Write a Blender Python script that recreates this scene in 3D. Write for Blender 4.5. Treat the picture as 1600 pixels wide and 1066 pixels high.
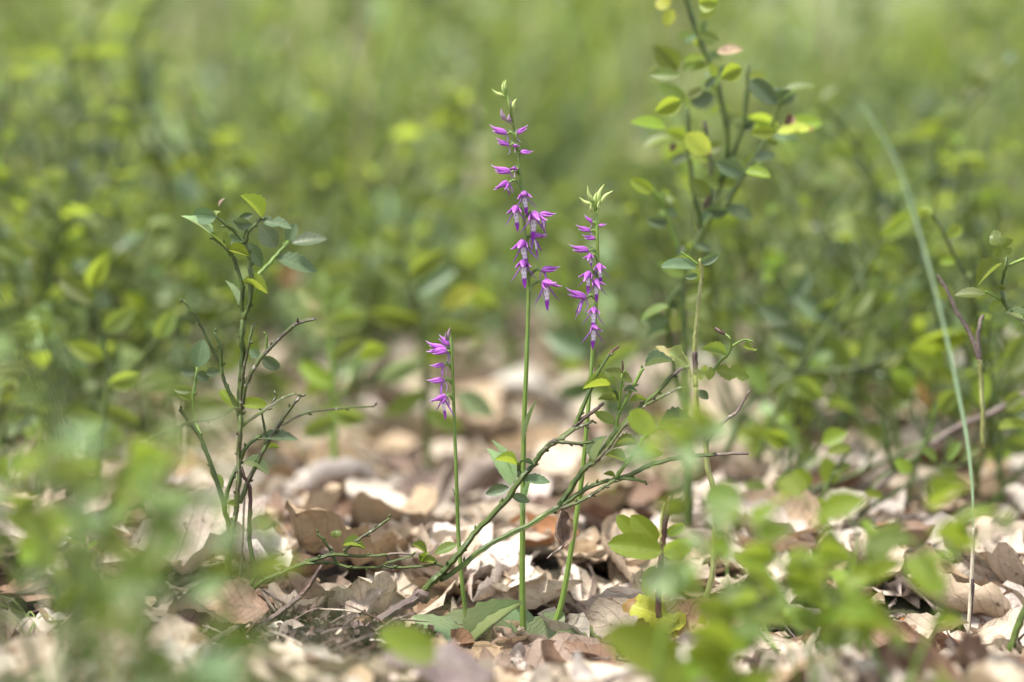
import bpy, math, random
import numpy as np
from mathutils import Vector, Matrix, noise

for o in list(bpy.data.objects):
    bpy.data.objects.remove(o)
SC = bpy.context.scene
COL = SC.collection
RAD = math.radians

# ------------------------------------------------------------------ camera, sky, sun, exposure
FPX = 4444.0                      # 100 mm lens on 36 mm sensor, 1600 px wide photograph
CAM_H = 0.25
PITCH = math.atan((533 - 121) / FPX)
FOCUS = 1.25
cam_d = bpy.data.cameras.new('camera')
cam = bpy.data.objects.new('camera', cam_d)
COL.objects.link(cam)
cam.location = (0, 0, CAM_H)
cam.rotation_euler = (math.pi / 2 - PITCH, 0, 0)
cam_d.lens = 100
cam_d.sensor_width = 36
cam_d.clip_start = 0.05
cam_d.clip_end = 400
cam_d.dof.use_dof = True
cam_d.dof.focus_distance = 1.256
cam_d.dof.aperture_fstop = 3.6
SC.camera = cam

SUN_EL, SUN_AZ = 68, 245          # high soft sun through thin cloud / canopy
w = bpy.data.worlds.new('World')
SC.world = w
w.use_nodes = True
nt = w.node_tree
nt.nodes.clear()
sky = nt.nodes.new('ShaderNodeTexSky')
sky.sky_type = 'NISHITA'
sky.sun_disc = False
sky.sun_elevation = RAD(SUN_EL)
sky.sun_rotation = RAD(SUN_AZ)
hs = nt.nodes.new('ShaderNodeHueSaturation')
hs.inputs['Saturation'].default_value = 0.30
bg = nt.nodes.new('ShaderNodeBackground')
bg.inputs['Strength'].default_value = 0.06
wo = nt.nodes.new('ShaderNodeOutputWorld')
nt.links.new(sky.outputs[0], hs.inputs['Color'])
nt.links.new(hs.outputs[0], bg.inputs['Color'])
nt.links.new(bg.outputs[0], wo.inputs['Surface'])
sun_d = bpy.data.lights.new('sun', 'SUN')
sun_d.energy = 1.5
sun_d.angle = RAD(11)
sun_d.color = (1.0, 0.95, 0.84)
sun = bpy.data.objects.new('sun', sun_d)
COL.objects.link(sun)
sun.location = (0, 0, 5)
_e, _a = RAD(SUN_EL), RAD(SUN_AZ)
_sd = Vector((math.sin(_a) * math.cos(_e), math.cos(_a) * math.cos(_e), math.sin(_e)))
sun.rotation_euler = _sd.to_track_quat('Z', 'Y').to_euler()

SC.view_settings.view_transform = 'Standard'
SC.view_settings.look = 'None'
SC.view_settings.exposure = 2.45
SC.view_settings.gamma = 1
SC.view_settings.use_curve_mapping = False
SC.render.engine = 'CYCLES'
SC.cycles.use_denoising = True
SC.cycles.max_bounces = 7
SC.cycles.diffuse_bounces = 4
SC.cycles.glossy_bounces = 2
SC.cycles.transmission_bounces = 4
SC.cycles.caustics_reflective = False
SC.cycles.caustics_refractive = False

_ca, _sa = math.cos(PITCH), math.sin(PITCH)


def P(px, py, d=FOCUS):
    """world point at distance d (world Y) seen at photo pixel px, py"""
    x, y = (px - 800) / FPX, (533 - py) / FPX
    v = Vector((x, _ca + y * _sa, -_sa + y * _ca))
    v *= d / v.y
    return Vector((0, 0, CAM_H)) + v


def pix(p):
    q = Vector(p) - Vector((0, 0, CAM_H))
    f = q.y * _ca - q.z * _sa
    u = q.y * _sa + q.z * _ca
    return 800 + FPX * q.x / f, 533 - FPX * u / f


# ------------------------------------------------------------------ materials
def nodes_of(name):
    m = bpy.data.materials.new(name)
    m.use_nodes = True
    t = m.node_tree
    t.nodes.clear()
    out = t.nodes.new('ShaderNodeOutputMaterial')
    return m, t, out


def N(t, typ, **kw):
    n = t.nodes.new(typ)
    for k, v in kw.items():
        setattr(n, k, v)
    return n


def math_n(t, op, a, b=None, c=None):
    n = N(t, 'ShaderNodeMath', operation=op)
    for i, v in enumerate((a, b, c)):
        if v is None:
            continue
        if isinstance(v, (int, float)):
            n.inputs[i].default_value = v
        else:
            t.links.new(v, n.inputs[i])
    return n.outputs[0]


def mixc(t, fac, a, b, mode='MIX'):
    n = N(t, 'ShaderNodeMix', data_type='RGBA', blend_type=mode)
    for i, v in ((0, fac), (6, a), (7, b)):
        if isinstance(v, (int, float)):
            n.inputs[i].default_value = v
        elif isinstance(v, tuple):
            n.inputs[i].default_value = (*v, 1) if len(v) == 3 else v
        else:
            t.links.new(v, n.inputs[i])
    return n.outputs[2]


def rnd_socket(t):
    oi = N(t, 'ShaderNodeObjectInfo')
    at = N(t, 'ShaderNodeAttribute', attribute_name='rnd')
    s = math_n(t, 'ADD', oi.outputs['Random'], at.outputs['Fac'])
    return math_n(t, 'FRACT', s)


def noise_n(t, scale, detail=3, vec=None, rough=0.6):
    n = N(t, 'ShaderNodeTexNoise')
    n.inputs['Scale'].default_value = scale
    n.inputs['Detail'].default_value = detail
    n.inputs['Roughness'].default_value = rough
    if vec is not None:
        t.links.new(vec, n.inputs['Vector'])
    return n


def ramp(t, fac, stops):
    n = N(t, 'ShaderNodeValToRGB')
    e = n.color_ramp.elements
    while len(e) < len(stops):
        e.new(0.5)
    for i, (p, c) in enumerate(stops):
        e[i].position = p
        e[i].color = (*c, 1) if len(c) == 3 else c
    t.links.new(fac, n.inputs[0])
    return n.outputs[0]


def vein_socket(t, nv=7.0, slant=0.45, sharp=0.86):
    """leaf veins from the leaf UVs: midrib and slanted side veins"""
    uv = N(t, 'ShaderNodeUVMap')
    sx = N(t, 'ShaderNodeSeparateXYZ')
    t.links.new(uv.outputs[0], sx.inputs[0])
    au = math_n(t, 'ABSOLUTE', math_n(t, 'SUBTRACT', sx.outputs[0], 0.5))
    mid = math_n(t, 'LESS_THAN', au, 0.028)
    k = math_n(t, 'SUBTRACT', sx.outputs[1], math_n(t, 'MULTIPLY', au, slant))
    s = math_n(t, 'SINE', math_n(t, 'MULTIPLY', k, nv * 6.2832))
    side = math_n(t, 'SMOOTH_MIN', math_n(t, 'MAXIMUM', math_n(t, 'MULTIPLY', math_n(t, 'SUBTRACT', s, sharp), 1 / (1 - sharp)), 0.0), 0.8, 0.1)
    return math_n(t, 'MAXIMUM', mid, math_n(t, 'MULTIPLY', side, 0.55)), sx


def green_mat(name, col, tcol, tr=0.38, rough=0.42, spec=0.5, edge=None, blotch=None, par=False):
    m, t, out = nodes_of(name)
    rnd = rnd_socket(t)
    vein, sx = vein_socket(t)
    if par:                                   # lengthwise veins of orchid and grass leaves
        vein = math_n(t, 'MULTIPLY', math_n(t, 'MAXIMUM', math_n(t, 'SINE', math_n(t, 'MULTIPLY', sx.outputs[0], 6.2832 * 9)), 0.0), 0.35)
    geo = N(t, 'ShaderNodeNewGeometry')
    nz = noise_n(t, 210, 3, geo.outputs['Position'])
    var = math_n(t, 'ADD', math_n(t, 'MULTIPLY', rnd, 0.6), math_n(t, 'MULTIPLY', nz.outputs['Fac'], 0.5))
    hsv = N(t, 'ShaderNodeHueSaturation')
    t.links.new(math_n(t, 'ADD', math_n(t, 'MULTIPLY', rnd, 0.045), 0.475), hsv.inputs['Hue'])
    t.links.new(math_n(t, 'ADD', var, 0.5), hsv.inputs['Value'])
    lite = tuple(min(1, c * 1.5 + 0.02) for c in col)
    c = mixc(t, ramp(t, noise_n(t, 620, 4, geo.outputs['Position'], 0.7).outputs['Fac'], [(0.35, (0,) * 3), (0.7, (0.5,) * 3)]), col, tuple(x * 0.55 for x in col))
    c = mixc(t, math_n(t, 'MULTIPLY', vein, 0.6), c, lite)
    if blotch:
        bn = noise_n(t, 95, 2, geo.outputs['Position'])
        c = mixc(t, math_n(t, 'MULTIPLY', math_n(t, 'GREATER_THAN', bn.outputs['Fac'], 0.62), 0.8), c, blotch)
    if edge:
        en = noise_n(t, 160, 2, geo.outputs['Position'])
        f = math_n(t, 'GREATER_THAN', math_n(t, 'ADD', sx.outputs[1], math_n(t, 'MULTIPLY', en.outputs['Fac'], 0.3)), 1.02)
        c = mixc(t, f, c, edge)
    # paler, duller underside of the blade
    under = tuple(min(1, x * 0.8 + 0.035) for x in col)
    c = mixc(t, math_n(t, 'MULTIPLY', geo.outputs['Backfacing'], 0.6), c, under)
    t.links.new(c, hsv.inputs['Color'])
    b = N(t, 'ShaderNodeBsdfPrincipled')
    t.links.new(hsv.outputs[0], b.inputs['Base Color'])
    b.inputs['Roughness'].default_value = rough
    b.inputs['Specular IOR Level'].default_value = spec * 0.8
    bump = N(t, 'ShaderNodeBump')
    bump.inputs['Strength'].default_value = 0.35
    bump.inputs['Distance'].default_value = 0.0006
    t.links.new(math_n(t, 'SUBTRACT', math_n(t, 'MULTIPLY', nz.outputs['Fac'], 0.6), vein), bump.inputs['Height'])
    t.links.new(bump.outputs[0], b.inputs['Normal'])
    tl = N(t, 'ShaderNodeBsdfTranslucent')
    h2 = N(t, 'ShaderNodeHueSaturation')
    t.links.new(math_n(t, 'ADD', math_n(t, 'MULTIPLY', rnd, 0.5), 0.75), h2.inputs['Value'])
    h2.inputs['Color'].default_value = (*tcol, 1)
    t.links.new(h2.outputs[0], tl.inputs['Color'])
    mx = N(t, 'ShaderNodeMixShader')
    mx.inputs[0].default_value = tr
    t.links.new(b.outputs[0], mx.inputs[1])
    t.links.new(tl.outputs[0], mx.inputs[2])
    t.links.new(mx.outputs[0], out.inputs[0])
    return m


def dead_mat(name, a, b_, spot, tr=0.12, spotty=0.62, rough=0.6):
    m, t, out = nodes_of(name)
    rnd = rnd_socket(t)
    vein, sx = vein_socket(t, 8.0, 0.6, 0.8)
    geo = N(t, 'ShaderNodeNewGeometry')
    n1 = noise_n(t, 55, 5, geo.outputs['Position'], 0.7)
    n2 = noise_n(t, 330, 4, geo.outputs['Position'], 0.7)
    n3 = noise_n(t, 130, 3, geo.outputs['Position'])
    c = mixc(t, ramp(t, n1.outputs['Fac'], [(0.35, (0, 0, 0)), (0.68, (1, 1, 1))]), a, b_)
    c = mixc(t, math_n(t, 'MULTIPLY', vein, 0.55), c, tuple(x * 0.55 for x in b_))
    c = mixc(t, ramp(t, n3.outputs['Fac'], [(spotty, (0, 0, 0)), (spotty + 0.06, (0.85, 0.85, 0.85))]), c, spot)
    c = mixc(t, 0.55, c, ramp(t, n2.outputs['Fac'], [(0.3, (0.55, 0.52, 0.5)), (0.7, (1, 1, 1))]), 'MULTIPLY')
    hsv = N(t, 'ShaderNodeHueSaturation')
    t.links.new(math_n(t, 'ADD', math_n(t, 'MULTIPLY', rnd, 0.55), 0.85), hsv.inputs['Value'])
    t.links.new(math_n(t, 'ADD', math_n(t, 'MULTIPLY', rnd, -0.5), 1.2), hsv.inputs['Saturation'])
    t.links.new(c, hsv.inputs['Color'])
    b = N(t, 'ShaderNodeBsdfPrincipled')
    t.links.new(hsv.outputs[0], b.inputs['Base Color'])
    b.inputs['Roughness'].default_value = rough
    b.inputs['Specular IOR Level'].default_value = 0.4
    bump = N(t, 'ShaderNodeBump')
    bump.inputs['Strength'].default_value = 0.6
    bump.inputs['Distance'].default_value = 0.001
    t.links.new(math_n(t, 'ADD', math_n(t, 'MULTIPLY', vein, 0.8), n2.outputs['Fac']), bump.inputs['Height'])
    t.links.new(bump.outputs[0], b.inputs['Normal'])
    tl = N(t, 'ShaderNodeBsdfTranslucent')
    t.links.new(hsv.outputs[0], tl.inputs['Color'])
    mx = N(t, 'ShaderNodeMixShader')
    mx.inputs[0].default_value = tr
    t.links.new(b.outputs[0], mx.inputs[1])
    t.links.new(tl.outputs[0], mx.inputs[2])
    t.links.new(mx.outputs[0], out.inputs[0])
    return m


def bark_mat(name, a, b_, c_, lo=0.42, hi=0.66, scale=120, rough=0.5, streak=True):
    """stem skin: main colour a, drifting to b_, with scars of c_"""
    m, t, out = nodes_of(name)
    rnd = rnd_socket(t)
    geo = N(t, 'ShaderNodeNewGeometry')
    n1 = noise_n(t, scale, 3, geo.outputs['Position'])
    n2 = noise_n(t, scale * 3.1, 4, geo.outputs['Position'])
    c = mixc(t, ramp(t, n1.outputs['Fac'], [(lo, (0, 0, 0)), (lo + 0.2, (1, 1, 1))]), a, b_)
    c = mixc(t, ramp(t, n2.outputs['Fac'], [(hi, (0, 0, 0)), (hi + 0.05, (1, 1, 1))]), c, c_)
    uv = N(t, 'ShaderNodeUVMap')
    sx = N(t, 'ShaderNodeSeparateXYZ')
    t.links.new(uv.outputs[0], sx.inputs[0])
    st = math_n(t, 'SINE', math_n(t, 'MULTIPLY', sx.outputs[0], 6.2832 * 6))
    c = mixc(t, 0.25, c, ramp(t, st, [(0.0, (0.6, 0.6, 0.6)), (0.8, (1, 1, 1))]), 'MULTIPLY')
    hsv = N(t, 'ShaderNodeHueSaturation')
    t.links.new(math_n(t, 'ADD', math_n(t, 'MULTIPLY', rnd, 0.4), 0.8), hsv.inputs['Value'])
    t.links.new(c, hsv.inputs['Color'])
    b = N(t, 'ShaderNodeBsdfPrincipled')
    t.links.new(hsv.outputs[0], b.inputs['Base Color'])
    b.inputs['Roughness'].default_value = rough
    bump = N(t, 'ShaderNodeBump')
    bump.inputs['Strength'].default_value = 0.5
    bump.inputs['Distance'].default_value = 0.0005
    t.links.new(math_n(t, 'ADD', n2.outputs['Fac'], math_n(t, 'MULTIPLY', st, 0.3)), bump.inputs['Height'])
    t.links.new(bump.outputs[0], b.inputs['Normal'])
    t.links.new(b.outputs[0], out.inputs[0])
    return m


def petal_mat(name, kind):
    m, t, out = nodes_of(name)
    rnd = rnd_socket(t)
    uv = N(t, 'ShaderNodeUVMap')
    sx = N(t, 'ShaderNodeSeparateXYZ')
    t.links.new(uv.outputs[0], sx.inputs[0])
    u, v = sx.outputs[0], sx.outputs[1]
    deep, mid, pale = (0.29, 0.042, 0.43), (0.48, 0.16, 0.56), (0.74, 0.52, 0.78)
    if kind == 'hood':
        st = math_n(t, 'SINE', math_n(t, 'MULTIPLY', u, 6.2832 * 5))
        c = mixc(t, ramp(t, st, [(0.3, (0, 0, 0)), (0.9, (1, 1, 1))]), mid, deep)
        c = mixc(t, ramp(t, v, [(0.0, (0.35,) * 3), (0.25, (0,) * 3), (0.72, (0,) * 3), (1.0, (0.9,) * 3)]), c, pale)
    elif kind == 'lip':
        white = (0.80, 0.75, 0.82)
        # two rows of dark purple dots on the white base, purple tip
        dv = math_n(t, 'SINE', math_n(t, 'MULTIPLY', v, 6.2832 * 3))
        du = math_n(t, 'SINE', math_n(t, 'MULTIPLY', u, 6.2832 * 2))
        dot = math_n(t, 'GREATER_THAN', math_n(t, 'MULTIPLY', dv, du), 0.74)
        c = mixc(t, dot, white, (0.16, 0.02, 0.28))
        edge = math_n(t, 'GREATER_THAN', math_n(t, 'ABSOLUTE', math_n(t, 'SUBTRACT', u, 0.5)), 0.40)
        c = mixc(t, math_n(t, 'MULTIPLY', edge, 0.6), c, mid)
        c = mixc(t, ramp(t, v, [(0.50, (0,) * 3), (0.60, (1,) * 3)]), c, deep)
    elif kind == 'spur':
        c = mixc(t, v, (0.52, 0.34, 0.60), (0.62, 0.52, 0.60))
    elif kind == 'strap':
        c = mixc(t, v, (0.38, 0.14, 0.54), (0.30, 0.06, 0.48))
    elif kind == 'bud_white':
        c = mixc(t, ramp(t, v, [(0.0, (0,) * 3), (0.55, (1,) * 3)]), (0.28, 0.43, 0.07), (0.60, 0.70, 0.28))
    else:                                   # bud_mauve
        c = mixc(t, ramp(t, v, [(0.0, (0,) * 3), (0.5, (1,) * 3)]), (0.30, 0.38, 0.12), (0.42, 0.30, 0.38))
    hsv = N(t, 'ShaderNodeHueSaturation')
    t.links.new(math_n(t, 'ADD', math_n(t, 'MULTIPLY', rnd, 0.3), 0.85), hsv.inputs['Value'])
    t.links.new(c, hsv.inputs['Color'])
    b = N(t, 'ShaderNodeBsdfPrincipled')
    t.links.new(hsv.outputs[0], b.inputs['Base Color'])
    b.inputs['Roughness'].default_value = 0.5
    b.inputs['Specular IOR Level'].default_value = 0.3
    tl = N(t, 'ShaderNodeBsdfTranslucent')
    t.links.new(hsv.outputs[0], tl.inputs['Color'])
    mx = N(t, 'ShaderNodeMixShader')
    mx.inputs[0].default_value = 0.3
    t.links.new(b.outputs[0], mx.inputs[1])
    t.links.new(tl.outputs[0], mx.inputs[2])
    t.links.new(mx.outputs[0], out.inputs[0])
    return m


def soil_mat():
    m, t, out = nodes_of('forest_soil')
    geo = N(t, 'ShaderNodeNewGeometry')
    n1 = noise_n(t, 30, 6, geo.outputs['Position'], 0.7)
    n2 = noise_n(t, 420, 5, geo.outputs['Position'], 0.75)
    n3 = noise_n(t, 2.2, 3, geo.outputs['Position'])
    c = ramp(t, n1.outputs['Fac'], [(0.3, (0.022, 0.015, 0.010)), (0.55, (0.075, 0.050, 0.034)), (0.75, (0.19, 0.135, 0.09))])
    c = mixc(t, ramp(t, n3.outputs['Fac'], [(0.46, (0,) * 3), (0.6, (0.55,) * 3)]), c, (0.075, 0.10, 0.03))
    c = mixc(t, 0.6, c, ramp(t, n2.outputs['Fac'], [(0.35, (0.4, 0.4, 0.4)), (0.65, (1, 1, 1))]), 'MULTIPLY')
    b = N(t, 'ShaderNodeBsdfPrincipled')
    t.links.new(c, b.inputs['Base Color'])
    b.inputs['Roughness'].default_value = 0.85
    bump = N(t, 'ShaderNodeBump')
    bump.inputs['Strength'].default_value = 0.9
    bump.inputs['Distance'].default_value = 0.004
    t.links.new(math_n(t, 'ADD', n2.outputs['Fac'], n1.outputs['Fac']), bump.inputs['Height'])
    t.links.new(bump.outputs[0], b.inputs['Normal'])
    t.links.new(b.outputs[0], out.inputs[0])
    return m


M = {
    'mid': green_mat('leaf_green', (0.095, 0.140, 0.034), (0.34, 0.43, 0.06), 0.42),
    'blue': green_mat('leaf_sky_tint', (0.095, 0.140, 0.072), (0.17, 0.26, 0.075), 0.28, 0.38, 0.6),  # leaf green with the sky's bluish-grey reflection painted into the colour
    'bright': green_mat('leaf_fresh', (0.155, 0.235, 0.028), (0.47, 0.58, 0.06), 0.48, 0.45),
    'yellow': green_mat('leaf_yellowing', (0.36, 0.40, 0.06), (0.62, 0.68, 0.10), 0.42, 0.5, 0.4, edge=(0.20, 0.09, 0.05)),
    'olive': green_mat('leaf_olive', (0.20, 0.24, 0.085), (0.36, 0.42, 0.12), 0.35, 0.55, 0.35, blotch=(0.26, 0.19, 0.10)),
    'pale': green_mat('leaf_orchid', (0.25, 0.35, 0.17), (0.42, 0.53, 0.22), 0.34, 0.36, 0.6, par=True),
    'grass': green_mat('grass_green', (0.14, 0.195, 0.055), (0.33, 0.44, 0.09), 0.40, 0.45, par=True),
    'grassblue': green_mat('grass_bluish', (0.14, 0.215, 0.115), (0.24, 0.37, 0.14), 0.3, 0.4, par=True),
    'straw': dead_mat('dry_straw', (0.62, 0.54, 0.38), (0.50, 0.42, 0.28), (0.30, 0.22, 0.12), 0.2, 0.75),
    'd_pale': dead_mat('dead_leaf_pale', (0.58, 0.505, 0.41), (0.48, 0.395, 0.305), (0.25, 0.165, 0.11), spotty=0.57),
    'd_tan': dead_mat('dead_leaf_tan', (0.45, 0.345, 0.235), (0.37, 0.27, 0.18), (0.14, 0.08, 0.05)),
    'd_brown': dead_mat('dead_leaf_brown', (0.24, 0.15, 0.10), (0.15, 0.09, 0.06), (0.40, 0.30, 0.22), 0.08, 0.70),
    'd_pink': dead_mat('dead_leaf_pinkish', (0.53, 0.455, 0.40), (0.41, 0.33, 0.285), (0.16, 0.10, 0.09), 0.08, 0.64, 0.42),
    'd_orange': dead_mat('dead_leaf_orange', (0.40, 0.19, 0.075), (0.28, 0.12, 0.05), (0.10, 0.05, 0.03)),
    'd_purple': dead_mat('dead_leaf_purple', (0.17, 0.115, 0.12), (0.11, 0.07, 0.08), (0.24, 0.17, 0.16), 0.06, 0.66, 0.45),
    'd_mottle': dead_mat('dead_leaf_mottled', (0.33, 0.31, 0.15), (0.25, 0.19, 0.11), (0.10, 0.07, 0.045), 0.06, 0.56),
    'd_white': dead_mat('dead_leaf_bleached', (0.64, 0.59, 0.52), (0.54, 0.48, 0.41), (0.34, 0.2, 0.12), 0.12, 0.68),
    's_green': bark_mat('bilberry_stem', (0.085, 0.125, 0.018), (0.045, 0.075, 0.014), (0.05, 0.035, 0.025), 0.40, 0.64),
    's_mix': bark_mat('bilberry_stem_ageing', (0.09, 0.125, 0.028), (0.07, 0.052, 0.035), (0.36, 0.33, 0.30), 0.42, 0.60),
    's_light': bark_mat('bilberry_shoot', (0.17, 0.27, 0.04), (0.125, 0.21, 0.035), (0.30, 0.40, 0.12), 0.45, 0.7),
    's_red': bark_mat('stem_red_brown', (0.095, 0.045, 0.035), (0.055, 0.03, 0.026), (0.18, 0.12, 0.09), 0.45, 0.68),
    's_olive': bark_mat('stem_yellow_olive', (0.34, 0.36, 0.12), (0.24, 0.25, 0.085), (0.06, 0.05, 0.035), 0.45, 0.66),
    's_orchid': bark_mat('orchid_stalk', (0.17, 0.27, 0.05), (0.21, 0.30, 0.06), (0.18, 0.26, 0.07), 0.45, 0.8, 60, 0.4),
    's_wood': bark_mat('woody_brown', (0.135, 0.09, 0.085), (0.075, 0.05, 0.047), (0.28, 0.23, 0.21), 0.42, 0.62, 150, 0.7),
    's_gray': bark_mat('twig_gray', (0.17, 0.13, 0.11), (0.09, 0.065, 0.06), (0.36, 0.31, 0.28), 0.42, 0.6, 150, 0.7),
    'hood': petal_mat('petal_hood', 'hood'),
    'lip': petal_mat('petal_lip', 'lip'),
    'spur': petal_mat('petal_spur', 'spur'),
    'strap': petal_mat('petal_strap', 'strap'),
    'bud_white': petal_mat('bud_white', 'bud_white'),
    'bud_mauve': petal_mat('bud_mauve', 'bud_mauve'),
    'soil': soil_mat(),
}


# ------------------------------------------------------------------ mesh helpers (all faces are quads)
def mk(name, V, F, UV, mat, rnd=None, midx=None):
    V = np.asarray(V, np.float32)
    F = np.asarray(F, np.int32)
    me = bpy.data.meshes.new(name)
    me.vertices.add(len(V))
    me.vertices.foreach_set('co', V.ravel())
    me.loops.add(F.size)
    me.loops.foreach_set('vertex_index', F.ravel())
    me.polygons.add(len(F))
    me.polygons.foreach_set('loop_start', np.arange(len(F), dtype=np.int32) * 4)
    me.polygons.foreach_set('loop_total', np.full(len(F), 4, np.int32))
    me.polygons.foreach_set('use_smooth', np.ones(len(F), bool))
    uvl = me.uv_layers.new(name='UVMap')
    uvl.data.foreach_set('uv', np.asarray(UV, np.float32)[F.ravel()].ravel())
    for m in (mat if isinstance(mat, (list, tuple)) else [mat]):
        me.materials.append(m)
    if midx is not None:
        me.polygons.foreach_set('material_index', np.asarray(midx, np.int32))
    if rnd is not None:
        a = me.attributes.new('rnd', 'FLOAT', 'POINT')
        a.data.foreach_set('value', np.asarray(rnd, np.float32))
    me.update(calc_edges=True)
    me.validate()
    return me


def link(name, me, parent=None, loc=None, mat4=None):
    o = bpy.data.objects.new(name, me)
    COL.objects.link(o)
    if parent is not None:
        o.parent = parent
    if mat4 is not None:
        o.matrix_basis = mat4
    elif loc is not None:
        o.location = loc
    return o


def tag(o, label, cat, group=None):
    o['label'] = label
    o['category'] = cat
    if group:
        o['group'] = group
    return o


def thing(name, label, cat, loc, group=None, rz=0):
    o = bpy.data.objects.new(name, None)
    COL.objects.link(o)
    o.empty_display_size = 0.01
    o.location = loc
    o.rotation_euler = (0, 0, rz)
    return tag(o, label, cat, group)


def grid_faces(nu, nv):
    """quads of a (nv+1) x (nu+1) vertex grid"""
    i = np.arange(nv)[:, None] * (nu + 1) + np.arange(nu)[None, :]
    return np.stack([i, i + 1, i + nu + 2, i + nu + 1], -1).reshape(-1, 4)


def crom(pts, sub=4):
    pts = [np.asarray(p, float) for p in pts]
    if len(pts) < 3:
        return [pts[0] + (pts[-1] - pts[0]) * i / sub for i in range(sub + 1)]
    ext = [2 * pts[0] - pts[1]] + pts + [2 * pts[-1] - pts[-2]]
    out = []
    for i in range(1, len(ext) - 2):
        a, b, c, d = ext[i - 1], ext[i], ext[i + 1], ext[i + 2]
        for k in range(sub):
            s = k / sub
            out.append(0.5 * ((2 * b) + (c - a) * s + (2 * a - 5 * b + 4 * c - d) * s * s + (3 * b - a - 3 * c + d) * s ** 3))
    out.append(pts[-1])
    return out


def tube_arr(pts, radii, sides=8, ridge=0.0, flat=1.0, up=None):
    pts = np.asarray(pts, float)
    n = len(pts)
    tan = np.gradient(pts, axis=0)
    tan /= np.maximum(np.linalg.norm(tan, axis=1, keepdims=True), 1e-9)
    a = np.array([0.0, -1.0, 0.0]) if up is None else np.asarray(up, float)
    if abs(a @ tan[0]) > 0.95:
        a = np.array([1.0, 0.0, 0.0])
    L = np.concatenate([[0], np.cumsum(np.linalg.norm(np.diff(pts, axis=0), axis=1))])
    V, UV = [], []
    for i in range(n):
        a = a - tan[i] * (a @ tan[i])
        a /= np.linalg.norm(a)
        b = np.cross(tan[i], a)
        for k in range(sides + 1):
            th = 2 * math.pi * k / sides
            r = radii[i] * (1 - ridge * (k % 2))
            V.append(pts[i] + a * (r * flat * math.cos(th)) + b * (r * math.sin(th)))
            UV.append((k / sides, L[i] / max(L[-1], 1e-9)))
    return np.array(V), grid_faces(sides, n - 1), np.array(UV)


def stem_arr(pts, r0, r1, sides=8, ridge=0.22, rnd=None, node=0.0):
    """a tapering stem along pts with slight kinks and swollen nodes; closed at both ends"""
    rnd = rnd or random
    c = np.array(crom(pts, 5))
    n = len(c)
    L = np.concatenate([[0], np.cumsum(np.linalg.norm(np.diff(c, axis=0), axis=1))])
    s = L / max(L[-1], 1e-9)
    rad = r0 + (r1 - r0) * s
    if node:
        for i in range(2, n - 1, 4):
            if rnd.random() < 0.7:
                rad[i] *= 1 + node
        c[1:-1] += np.array([[rnd.uniform(-1, 1) for _ in range(3)] for _ in range(n - 2)]) * (r0 + r1) * 0.10
    t0, t1 = c[0] - c[1], c[-1] - c[-2]
    t1 = t1 / max(np.linalg.norm(t1), 1e-9)
    t0 = t0 / max(np.linalg.norm(t0), 1e-9)
    c = np.vstack([c[0] + t0 * rad[0] * 0.3, c, c[-1] + t1 * rad[-1] * 0.5])
    rad = np.concatenate([[rad[0] * 0.05], rad, [rad[-1] * 0.05]])
    return tube_arr(c, rad, sides, ridge)


class Acc:
    """collects many small pieces into one mesh"""
    def __init__(s):
        s.V, s.F, s.UV, s.R, s.MI, s.n = [], [], [], [], [], 0

    def add(s, arr, mat4=None, rnd=0.0, mi=0):
        V, F, UV = arr[:3]
        if mat4 is not None:
            m = np.array(mat4)
            V = V @ m[:3, :3].T + m[:3, 3]
        s.V.append(V)
        s.F.append(F + s.n)
        s.UV.append(UV)
        s.R.append(np.full(len(V), rnd))
        s.MI.append(np.full(len(F), mi))
        s.n += len(V)

    def mesh(s, name, mats):
        return mk(name, np.vstack(s.V), np.vstack(s.F), np.vstack(s.UV), mats, np.concatenate(s.R), np.concatenate(s.MI))


# ------------------------------------------------------------------ leaf templates (base at origin, blade along +Y, length 1, width 1)
def blade_arr(nu=4, nv=12, fold=0.12, bend=0.10, twist=0.0, curl=0.0, serr=0.065, round_=1.0, bite=None, wav=0.0, seed=0, tip=0.9):
    rnd = random.Random(seed)
    V, UV = [], []
    for j in range(nv + 1):
        v = j / nv
        hw = 0.5 * max(0.0, math.sin(math.pi * v ** tip)) ** (0.75 * round_) if 0 < v < 1 else 0.0
        hw = max(hw, 0.012)
        if serr and 0 < j < nv:
            hw *= 1 + (serr if j % 2 else -serr)
        for i in range(nu + 1):
            u = -1 + 2 * i / nu
            h = hw
            if bite:
                for (bu, bv, br) in bite:
                    if u * bu > 0 and abs(v - bv) < br:
                        h = hw * (0.35 + 0.5 * abs(v - bv) / br)
            x = u * h
            z = fold * abs(u) * h * 2 - bend * v * v + wav * math.sin(v * 9 + seed) * abs(u) * 0.12
            y = v
            if curl:
                ang = curl * v
                r = 1 / curl
                y, z = r * math.sin(ang), z - r * (1 - math.cos(ang))
            th = twist * v
            x, z = x * math.cos(th) - z * math.sin(th), x * math.sin(th) + z * math.cos(th)
            V.append((x, y, z))
            UV.append((0.5 + u * 0.5, v))
    return np.array(V), grid_faces(nu, nv), np.array(UV)


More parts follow.
